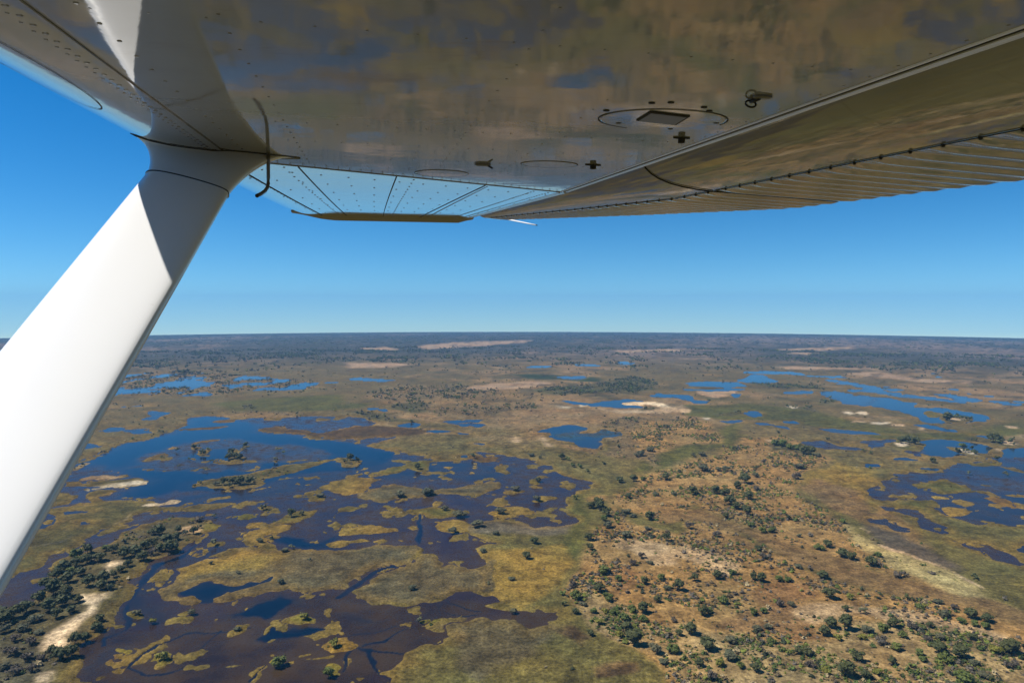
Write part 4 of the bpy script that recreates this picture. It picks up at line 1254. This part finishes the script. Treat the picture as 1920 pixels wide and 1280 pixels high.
# ---- hand-placed trees: crop x,y of the crown's foot and crown width in crop pixels, kind
EXPL = {
 'F': '240,158,55,d 360,138,70,d 385,205,50,g 440,112,30,g 545,168,40,g 590,165,44,d 450,238,60,g 500,238,55,g 425,340,55,d 450,385,60,e 480,385,50,e 650,440,60,p 715,450,40,e 770,335,70,g 815,320,65,d 900,375,75,d 950,390,60,d 905,186,40,g 1060,425,78,d 1100,374,46,g 1215,490,62,e 1255,485,48,e 1645,500,46,d 1820,620,40,e 400,505,60,d 440,515,72,d 545,515,60,g 595,515,58,g 790,498,74,d 825,608,92,d 610,652,62,p 550,655,60,e 400,700,70,g 455,690,62,g 225,635,70,g 120,705,90,d 150,690,60,g 65,510,70,d 195,500,66,d 915,680,55,d 1015,695,50,p 945,614,52,y 1040,612,38,d 1260,612,44,d 1300,622,34,d 1330,665,50,g 1370,660,40,y 1440,640,62,p 1530,672,55,e 1465,715,74,p 1620,720,80,d 1710,740,76,d 1570,750,60,g 1640,765,50,g 1705,780,60,g 835,775,86,d 910,782,105,d 800,820,76,d 1040,800,76,p 1130,795,80,g 1185,770,84,d 1290,785,66,e 1390,772,50,d 420,785,74,p 480,782,60,p 450,818,36,e 45,812,92,d 270,860,92,p 140,895,108,d 270,950,124,p 700,930,70,d 645,925,62,d 985,960,82,d 920,1050,104,d 810,1030,68,y 410,1020,62,d 1030,1060,62,d 1440,920,96,d 1560,945,112,d 1480,968,88,g 1765,920,80,y 1840,920,96,d 1580,1075,100,g 1375,850,62,e 1120,868,70,e 1200,900,70,g 1630,842,58,d 1450,840,70,p 870,842,56,y 210,990,70,y 170,1070,88,e 40,215,70,e 195,262,64,e 350,655,0,d 660,265,44,p 715,258,46,e 1700,1060,80,p 1830,1000,60,e 1180,980,60,d 1290,1000,50,g 560,905,50,g 500,860,56,g 720,1000,60,e 330,1000,60,g 90,990,66,d 1640,985,60,p 520,1010,48,g 1090,1040,56,y 1330,930,54,g 1240,830,60,g 1010,840,58,y',
 'E': '1085,300,66,d 1042,386,62,d 870,250,56,p 960,506,50,p 825,530,36,p 970,690,60,p 400,560,60,p 795,348,66,p 1410,100,60,d 1450,110,84,d 1490,145,80,d 1550,168,46,g 1612,46,50,d 1735,165,74,d 1720,222,50,p 1390,282,70,d 1400,335,64,d 1422,375,46,d 1600,265,88,p 1830,285,70,d 1690,382,60,e 1475,472,84,g 1450,572,96,d 1320,612,90,g 1248,590,44,g 1295,545,66,e 1250,650,40,d 1318,696,56,d 1500,618,96,g 1450,752,64,y 1402,818,54,d 1610,790,94,d 1645,868,140,d 1765,910,104,p 1865,915,90,g 1700,690,80,d 1778,628,66,d 1895,565,90,d 1900,818,56,d 1815,975,66,p 1708,528,58,d 1800,500,56,g 1635,680,66,g 650,150,100,p 690,145,60,p 580,112,60,p 760,205,110,p 630,238,88,p 895,132,96,p 1100,55,56,p 1320,52,44,d 440,742,44,p 1480,172,56,g 1560,190,40,y 1500,210,80,p 1640,150,60,p 1560,510,60,g 1640,420,60,e 1540,700,70,g 1590,730,66,g 1700,740,74,g 1420,690,56,g 1360,650,60,p 1480,690,60,y 1830,560,60,p 1760,980,0,g 1870,740,50,e 1560,540,44,p 1500,460,54,p 330,36,66,p 490,22,96,p 870,250,50,p 1600,130,70,p',
 'C': '345,920,90,d 305,950,60,d 370,1010,70,d 420,960,60,e 190,980,90,d 240,990,76,d 65,985,80,d 265,1040,90,d 300,1065,70,d 350,1075,60,d 680,755,80,d 720,760,70,d 760,770,56,p 560,710,64,g 520,705,60,g 600,725,56,g 640,730,56,g 245,850,66,p 200,850,56,p 120,850,84,p 412,842,40,d 495,782,38,d 460,810,44,e 655,838,76,p 1020,742,32,d 1056,755,26,d 1230,695,56,d 1270,690,56,d 1310,700,62,d 1250,685,40,g 1545,745,50,d 1590,745,44,d 1630,728,30,d 1640,755,44,d 1745,690,70,d 1790,690,56,d 1850,695,48,d 1640,682,36,d 815,676,30,d 535,638,28,d 1410,805,50,d 1760,788,42,d 1820,880,40,p 1610,870,30,p 1560,560,44,d 1490,565,60,d 1600,565,36,d 1745,60,0,d 640,895,60,e 410,885,56,p 470,600,0,d 110,765,60,p 295,735,34,p 60,770,44,p 230,720,36,e 160,870,50,p 80,870,40,p',
 'B': '1645,908,70,d 1700,905,50,g 1565,915,58,d 1825,900,66,d 1735,925,40,d 1475,815,38,d 1240,785,56,d 1275,790,40,g 1070,768,54,p 1120,780,40,p 1685,765,70,p 1740,740,76,p 1440,1055,90,d 1400,1060,60,d 1620,1000,46,p 1905,860,44,d 1340,835,50,g 1300,830,44,g 1385,860,34,d 1560,720,44,p 1660,770,50,p 1790,665,36,p 1825,605,36,d 1385,578,22,d 1530,588,34,d 1480,585,26,d 740,780,50,d 430,840,54,d 1105,910,60,p 980,960,70,p 1100,1018,70,p 50,790,60,d 90,800,44,d 20,805,44,p 330,992,50,p 480,985,90,p 1770,990,50,p 1870,985,50,p',
 'A': '1260,930,60,d 1310,922,66,d 1350,928,70,d 1400,925,60,d 1430,912,40,d 1220,932,50,p 1290,940,40,d 1090,725,46,d 1110,720,30,d 1140,760,44,d 1135,745,34,d 1285,785,60,d 1320,780,60,d 1350,785,50,d 1300,760,50,d 915,780,34,d 1190,800,30,d 1060,787,24,d 1385,715,44,d 1370,725,24,p 1565,735,36,p 1595,750,34,d 995,738,34,p 1155,847,34,p 1005,828,28,p 1550,795,34,p',
 'D': '860,250,60,d 900,250,70,d 940,300,90,d 985,280,70,d 1040,250,60,p 1120,215,50,p 1090,245,60,d 1000,240,60,d 700,380,80,d 760,370,90,d 820,330,80,d 860,320,80,d 640,350,70,d 900,345,66,d 800,395,76,d 560,400,80,d 490,410,80,d 430,430,80,d 360,460,90,d 320,500,90,d 380,520,80,d 450,480,70,d 500,540,80,d 570,560,70,d 620,560,60,d 260,550,90,d 300,590,100,d 370,600,100,d 350,650,90,d 280,680,100,d 220,640,90,d 150,690,90,d 80,720,90,d 30,750,90,d 200,740,90,p 130,790,80,p 320,720,80,d 400,690,70,d 440,630,70,d 480,850,80,d 540,790,80,d 560,740,60,d 420,870,80,d 400,940,90,d 330,960,90,d 290,930,70,d 640,490,50,d 680,460,60,d 720,430,60,d 440,400,70,g 400,470,70,g 700,300,60,p 600,340,60,g 1800,38,80,p 1640,150,70,d 1700,140,50,p 1600,345,70,p 1640,330,60,p 1580,525,70,p 1345,468,50,p 1740,396,40,p 1190,418,50,p 1460,292,70,p 1480,110,60,p 1210,150,50,p 1200,310,60,p 770,700,70,p 860,745,60,y 1080,695,80,p 1335,790,70,p 910,955,100,y 1570,985,110,g 1710,725,80,y 1850,1050,100,g 1880,880,90,y 560,790,60,d 30,800,80,p 90,850,70,e 170,870,70,e 220,810,60,p 60,930,80,e 150,960,70,e 230,960,60,e 90,1030,80,e 20,1010,70,p 180,1020,60,e',
}
KN = dict(d='dark', g='green', y='yellow', e='grey', p='pale')
cand = []                                            # x, y, crown width, kind, hand-placed
for L_, txt in EXPL.items():
    for w in txt.split():
        a, b, s, k = w.split(',')
        if float(s) <= 0: continue
        px, py = float(a) / 3 + CROP[L_][0], float(b) / 3 + CROP[L_][1]
        s = float(s) * (.72 if (L_ == 'D' and (float(a) > 650 and k in 'ypg')) else .9)
        x, y = ground_at(px, py); dist = math.sqrt(x * x + y * y + H * H)
        cand.append((x, y, float(s) / 3 * dist / FPX * rng.uniform(.95, 1.08), KINDS.index(KN[k]), 1))
cand = np.array(cand)

def scatter(n, r0, r1, which, seed, dens_max, thin=1.0):
    g = np.random.default_rng(seed)
    az = g.uniform(-math.radians(41), math.radians(41), n); r = np.sqrt(g.uniform(r0 * r0, r1 * r1, n))
    x, y = r * np.sin(az), r * np.cos(az)
    *_, Wd, tr, sh = landcover(x, y)
    d = (tr if which == 't' else sh) * thin
    clump = np.clip(.35 + 1.5 * fbm(x, y, 28 if r1 < 1500 else 160, 3, 200 + seed), .04, 2.2)
    keep = g.uniform(0, dens_max, n) < d * clump
    return x[keep], y[keep], Wd[keep], d[keep]
def area_n(r0, r1, dens): return int(math.radians(41) * (r1 * r1 - r0 * r0) / 1e4 * dens)

sc = []
for r0, r1, dm, thin, sz in ((200, 700, 160, 1.0, (2.2, 5.5)), (700, 1400, 420, .9, (3.0, 7.0)), (1400, 2600, 150, .8, (5.5, 11)), (2600, 5400, 30, .28, (11, 26))):
    x, y, wd, d = scatter(area_n(r0, r1, dm), r0, r1, 't', int(r0), dm, thin)
    g = np.random.default_rng(int(r1)); n = len(x)
    s = sz[0] + (sz[1] - sz[0]) * g.beta(1.4, 2.4, n)
    dense = d > 100
    if r1 <= 700: s[dense] = g.uniform(6, 10, dense.sum())
    k = g.choice(5, n, p=[.50, .20, .03, .15, .12])
    sc.append(np.stack([x, y, s, k, np.zeros(n)], 1))
sc = np.concatenate(sc)
# keep scattered trees clear of the hand-placed ones
near = sc[:, 0] ** 2 + sc[:, 1] ** 2 < 700 ** 2
idx = np.nonzero(near)[0]
dd = np.min(np.hypot(sc[idx, 0][:, None] - cand[:, 0][None], sc[idx, 1][:, None] - cand[:, 1][None]) - .45 * cand[:, 2][None], 1)
drop = np.zeros(len(sc), bool); drop[idx[dd < 1.5]] = True
sc = sc[~drop]
trees = np.concatenate([cand, sc])
_r = np.hypot(trees[:, 0], trees[:, 1])
app = trees[:, 2] / np.sqrt(_r ** 2 + H * H)
# in view?
def project(x, y, z):
    dz = z - H; cp, sp = math.cos(PITCH), math.sin(PITCH)
    Y = y * cp - dz * sp; Z = y * sp + dz * cp
    return CX + FPX * x / Y, CY - FPX * Z / Y
pxs, pys = project(trees[:, 0], trees[:, 1], zcap(trees[:, 0], trees[:, 1]) + .4)
strut_x = (np.interp(pys, [365, 500, 1070, 1120], [425, 328, 20, -20]))
vis = (pxs > np.maximum(strut_x - 4, -5)) & (pxs < 1925) & (pys < 1290)
order = np.argsort(-np.where(vis, app, 0))
N_IND = 300
ind = set(order[:N_IND].tolist())

def where_is(px, py):
    """the place in words, from what one can find beside the tree"""
    if px < 420 and py > 970 and py > 1330 - px * 1.05 - 60 - 0.0 * px or (px < 250 and py > 1050):
        if py < 1015: return 'at the far tip of the wooded island'
        if py < 1050: return 'in the narrow part of the wooded island'
        if py < 1085: return 'beside the upper sand patch'
        if py < 1125 and px < 110: return 'on the left shore of the wooded island'
        if py < 1125: return 'above the island long sand patch'
        if px < 100 and py < 1185: return 'left of the long sand patch'
        if px >= 100: return 'right of the long sand patch'
        return 'low in the left corner'
    if py > 1175 and px > 1500:
        return 'at the bottom edge of the right corner scrub' if py > 1232 else ('in the right corner scrub' if px > 1700 else 'in the scrub below the pale sand')
    if py > 1175 and px > 1050: return 'in the bottom scrub under the red soil' if px > 1270 else 'at the end of the bottom gold grass'
    if 1050 < px < 1270 and py > 1085: return 'where the gold grass meets the scrub'
    if 1060 < px < 1290 and py > 925: return 'on the wooded edge of the marsh' if py < 1000 else 'in the grey scrub by the marsh edge'
    if py > 1085 and px >= 1270: return 'on the slope by the red soil' if px < 1480 else ('in the thicket above the right corner' if py > 1140 else 'on the pale sand of the slope')
    if px > 1530 and py > 985: return 'along the pale bank above the right marsh'
    if px >= 1270 and py > 985: return 'beside the brown grass lane'
    if 1270 <= px < 1560 and py > 925: return 'in the lower thicket on the rise'
    if 1270 <= px < 1560 and py > 875: return 'in the upper thicket on the rise'
    if px >= 1480 and py > 815: return 'on a sandy islet in the right wetland' if px > 1650 else 'on the far end of the rise'
    if px >= 1480: return 'in the distant wetland on the right'
    if px >= 1000 and py < 875: return 'on the plain beyond the lake'
    if px >= 1000: return 'on the grass between lake and rise'
    if 350 < px < 500 and 885 < py < 915: return 'on the slim island in the river lake'
    if px < 720 and 815 < py < 885: return 'in the shallows of the river lake'
    if px >= 780 and py > 985: return 'standing in the gold marsh grass'
    if py > 1120: return 'on an islet in the dark flooded marsh'
    if py > 1000: return 'in the reed beds of the flooded marsh'
    if py > 900: return 'on a reedy islet south of the river lake'
    return 'on the shore north of the river lake'
DESC = dict(dark=('dark green tree', 'bush_tree', 'tree'), green=('mid green tree', 'leafy_tree', 'tree'), yellow=('yellow green bush', 'bright_bush', 'bush'),
            grey=('leafless grey tree', 'leafless_tree', 'tree'), pale=('dull olive bush', 'feathery_bush', 'bush'))
def size_word(a):
    w = a * FPX
    return 'broad' if w > 32 else 'mid-sized' if w > 22 else 'modest' if w > 15 else 'small'
rows = []
for t_i in order[:N_IND]:
    x, y, s, k, h_ = trees[t_i]
    kd = KINDS[int(k)]
    rows.append((t_i, kd, size_word(app[t_i]) + ' ' + DESC[kd][0] + ' ' + where_is(pxs[t_i], pys[t_i])))
from collections import Counter, defaultdict
ORD = ['leftmost', 'second from the left', 'third from the left', 'fourth from the left', 'fifth from the left', 'sixth from the left', 'seventh from the left']
bag = defaultdict(list)
for r_ in rows: bag[r_[2]].append(r_)
rows = []
for lab, rs_ in bag.items():
    rs_.sort(key=lambda q: pxs[q[0]])
    m = len(rs_)
    for i, (t_i, kd, _) in enumerate(rs_):
        if m == 1: l2 = lab
        elif i == 0: l2 = lab + ', leftmost'
        elif i == m - 1: l2 = lab + ', rightmost'
        elif i < m / 2: l2 = lab + ', ' + ('second third fourth fifth sixth seventh eighth ninth tenth'.split()[i - 1]) + ' from left'
        else: l2 = lab + ', ' + ('second third fourth fifth sixth seventh eighth ninth tenth'.split()[m - 2 - i]) + ' from right'
        rows.append((t_i, kd, l2))
gg = np.random.default_rng(5)
for t_i, kd, lab in rows:
    x, y, s, k, h_ = trees[t_i]
    v = int(gg.integers(NVAR))
    desc, nm, cat = DESC[kd]
    root = bpy.data.objects.new(nm, None); link(root)
    root.empty_display_size = .5
    root.location = (x, y, zcap(x, y) + .28)
    root.rotation_euler = (0, 0, gg.uniform(0, 6.28))
    tall = gg.uniform(.85, 1.15) * (1.0 if kd != 'pale' else .75)
    root.scale = (s * .76, s * .76, s * .70 * tall)
    grp = desc + ('es' if desc.endswith('bush') else 's')
    tag(root, lab, cat, grp)
    c = bpy.data.objects.new('crown', CROWN_ME[kd, v]); link(c, root)
    if kd in ('dark', 'green', 'grey'):
        b = bpy.data.objects.new('trunk', TRUNK_ME[v]); link(b, root)

# ---- the rest of the trees: one mass per reach
def bulk(name, T, protos, cols, rows_scale=(1, 1, .8), lift=.25):
    g = np.random.default_rng(len(T)); Vs, Fs, Cs = [], [], []; o = 0
    which = g.integers(0, len(protos), len(T))
    for p, (pv, pf) in enumerate(protos):
        q = np.nonzero(which == p)[0]
        if not len(q): continue
        t = T[q]; a = g.uniform(0, 6.28, len(q)); ca, sa = np.cos(a), np.sin(a)
        sx = t[:, 2:3] * rows_scale[0]; sz = t[:, 2:3] * rows_scale[2] * g.uniform(.8, 1.2, (len(q), 1))
        X = (pv[None, :, 0] * ca[:, None] - pv[None, :, 1] * sa[:, None]) * sx + t[:, 0:1]
        Y = (pv[None, :, 0] * sa[:, None] + pv[None, :, 1] * ca[:, None]) * sx + t[:, 1:2]
        Z = pv[None, :, 2] * sz + (zcap(t[:, 0], t[:, 1]) + lift)[:, None]
        V = np.stack([X, Y, Z], -1).reshape(-1, 3)
        nv = len(pv)
        F = (pf[None] + (np.arange(len(q)) * nv)[:, None, None]).reshape(-1, 3) + o
        c = cols[t[:, 3].astype(int)] * g.uniform(.7, 1.35, (len(q), 1))
        Vs.append(V); Fs.append(F); Cs.append(np.repeat(c, nv, 0)); o += len(V)
    me = mesh_np(name, np.concatenate(Vs), np.concatenate(Fs), M_bulk)
    color_attr(me, 'leaf', np.concatenate(Cs))
    ob = obj(name, me); tag(ob, kind='stuff'); return ob
TCOL = np.array([LEAF[k] for k in KINDS]) * 1.0
rest = np.array([i for i in range(len(trees)) if i not in ind])
rr_ = _r[rest]
mid_p = [crown_geo(300 + i, 5, 26, 0, .75, .14, .45, .2) for i in range(5)]
far_p = [crown_geo(400 + i, 3, 6, 0, .7, .10, .45, .3) for i in range(4)]
vfar_p = []
for i in range(4):
    v, f = crown_geo(500 + i, 1, 5, 0, .5, .02, .5, .4); vfar_p.append((v * np.array([1.2, 1.2, .36]), f))
q1, q2, q3 = rest[rr_ < 900], rest[(rr_ >= 900) & (rr_ < 2300)], rest[rr_ >= 2300]
bulk('scattered_trees', trees[q1], mid_p, TCOL)
bulk('distant_trees', trees[q2], far_p, TCOL)
bulk('far_woodland', trees[q3], vfar_p, TCOL * .85)

# ---- shrubs and tussocks
SCOL = np.array([(.056, .078, .015), (.105, .118, .018), (.095, .070, .034), (.085, .070, .050), (.26, .20, .10), (.024, .030, .012)])
sh = []
for r0, r1, dm, thin, sz in ((200, 420, 9000, 9.5, (1.2, 4.0)), (420, 800, 4000, 5.0, (1.4, 4.2)), (800, 1500, 400, 2.5, (2.0, 4.2))):
    x, y, wd, d = scatter(area_n(r0, r1, dm), r0, r1, 's', 3000 + int(r0), dm, thin)
    g = np.random.default_rng(int(r1) + 9); n = len(x)
    s = sz[0] + (sz[1] - sz[0]) * g.beta(1.2, 3.0, n)
    lush = d / d.max() > .6
    k = np.where(lush, g.choice(6, n, p=[.33, .28, .10, .12, .07, .10]), g.choice(6, n, p=[.17, .10, .16, .27, .12, .18]))
    sh.append(np.stack([x, y, s, k, np.zeros(n)], 1))
sh = np.concatenate(sh)
sh_p = [crown_geo(600 + i, 1, 18, 0, .45, .02, .5, .32) for i in range(5)]
rs = np.hypot(sh[:, 0], sh[:, 1])
bulk('low_shrubs', sh, sh_p, SCOL, (1.1, 1.1, .8), .15)
print('trees', len(trees), 'hand', len(cand), 'q', len(q1), len(q2), len(q3), 'shrubs', len(sh))
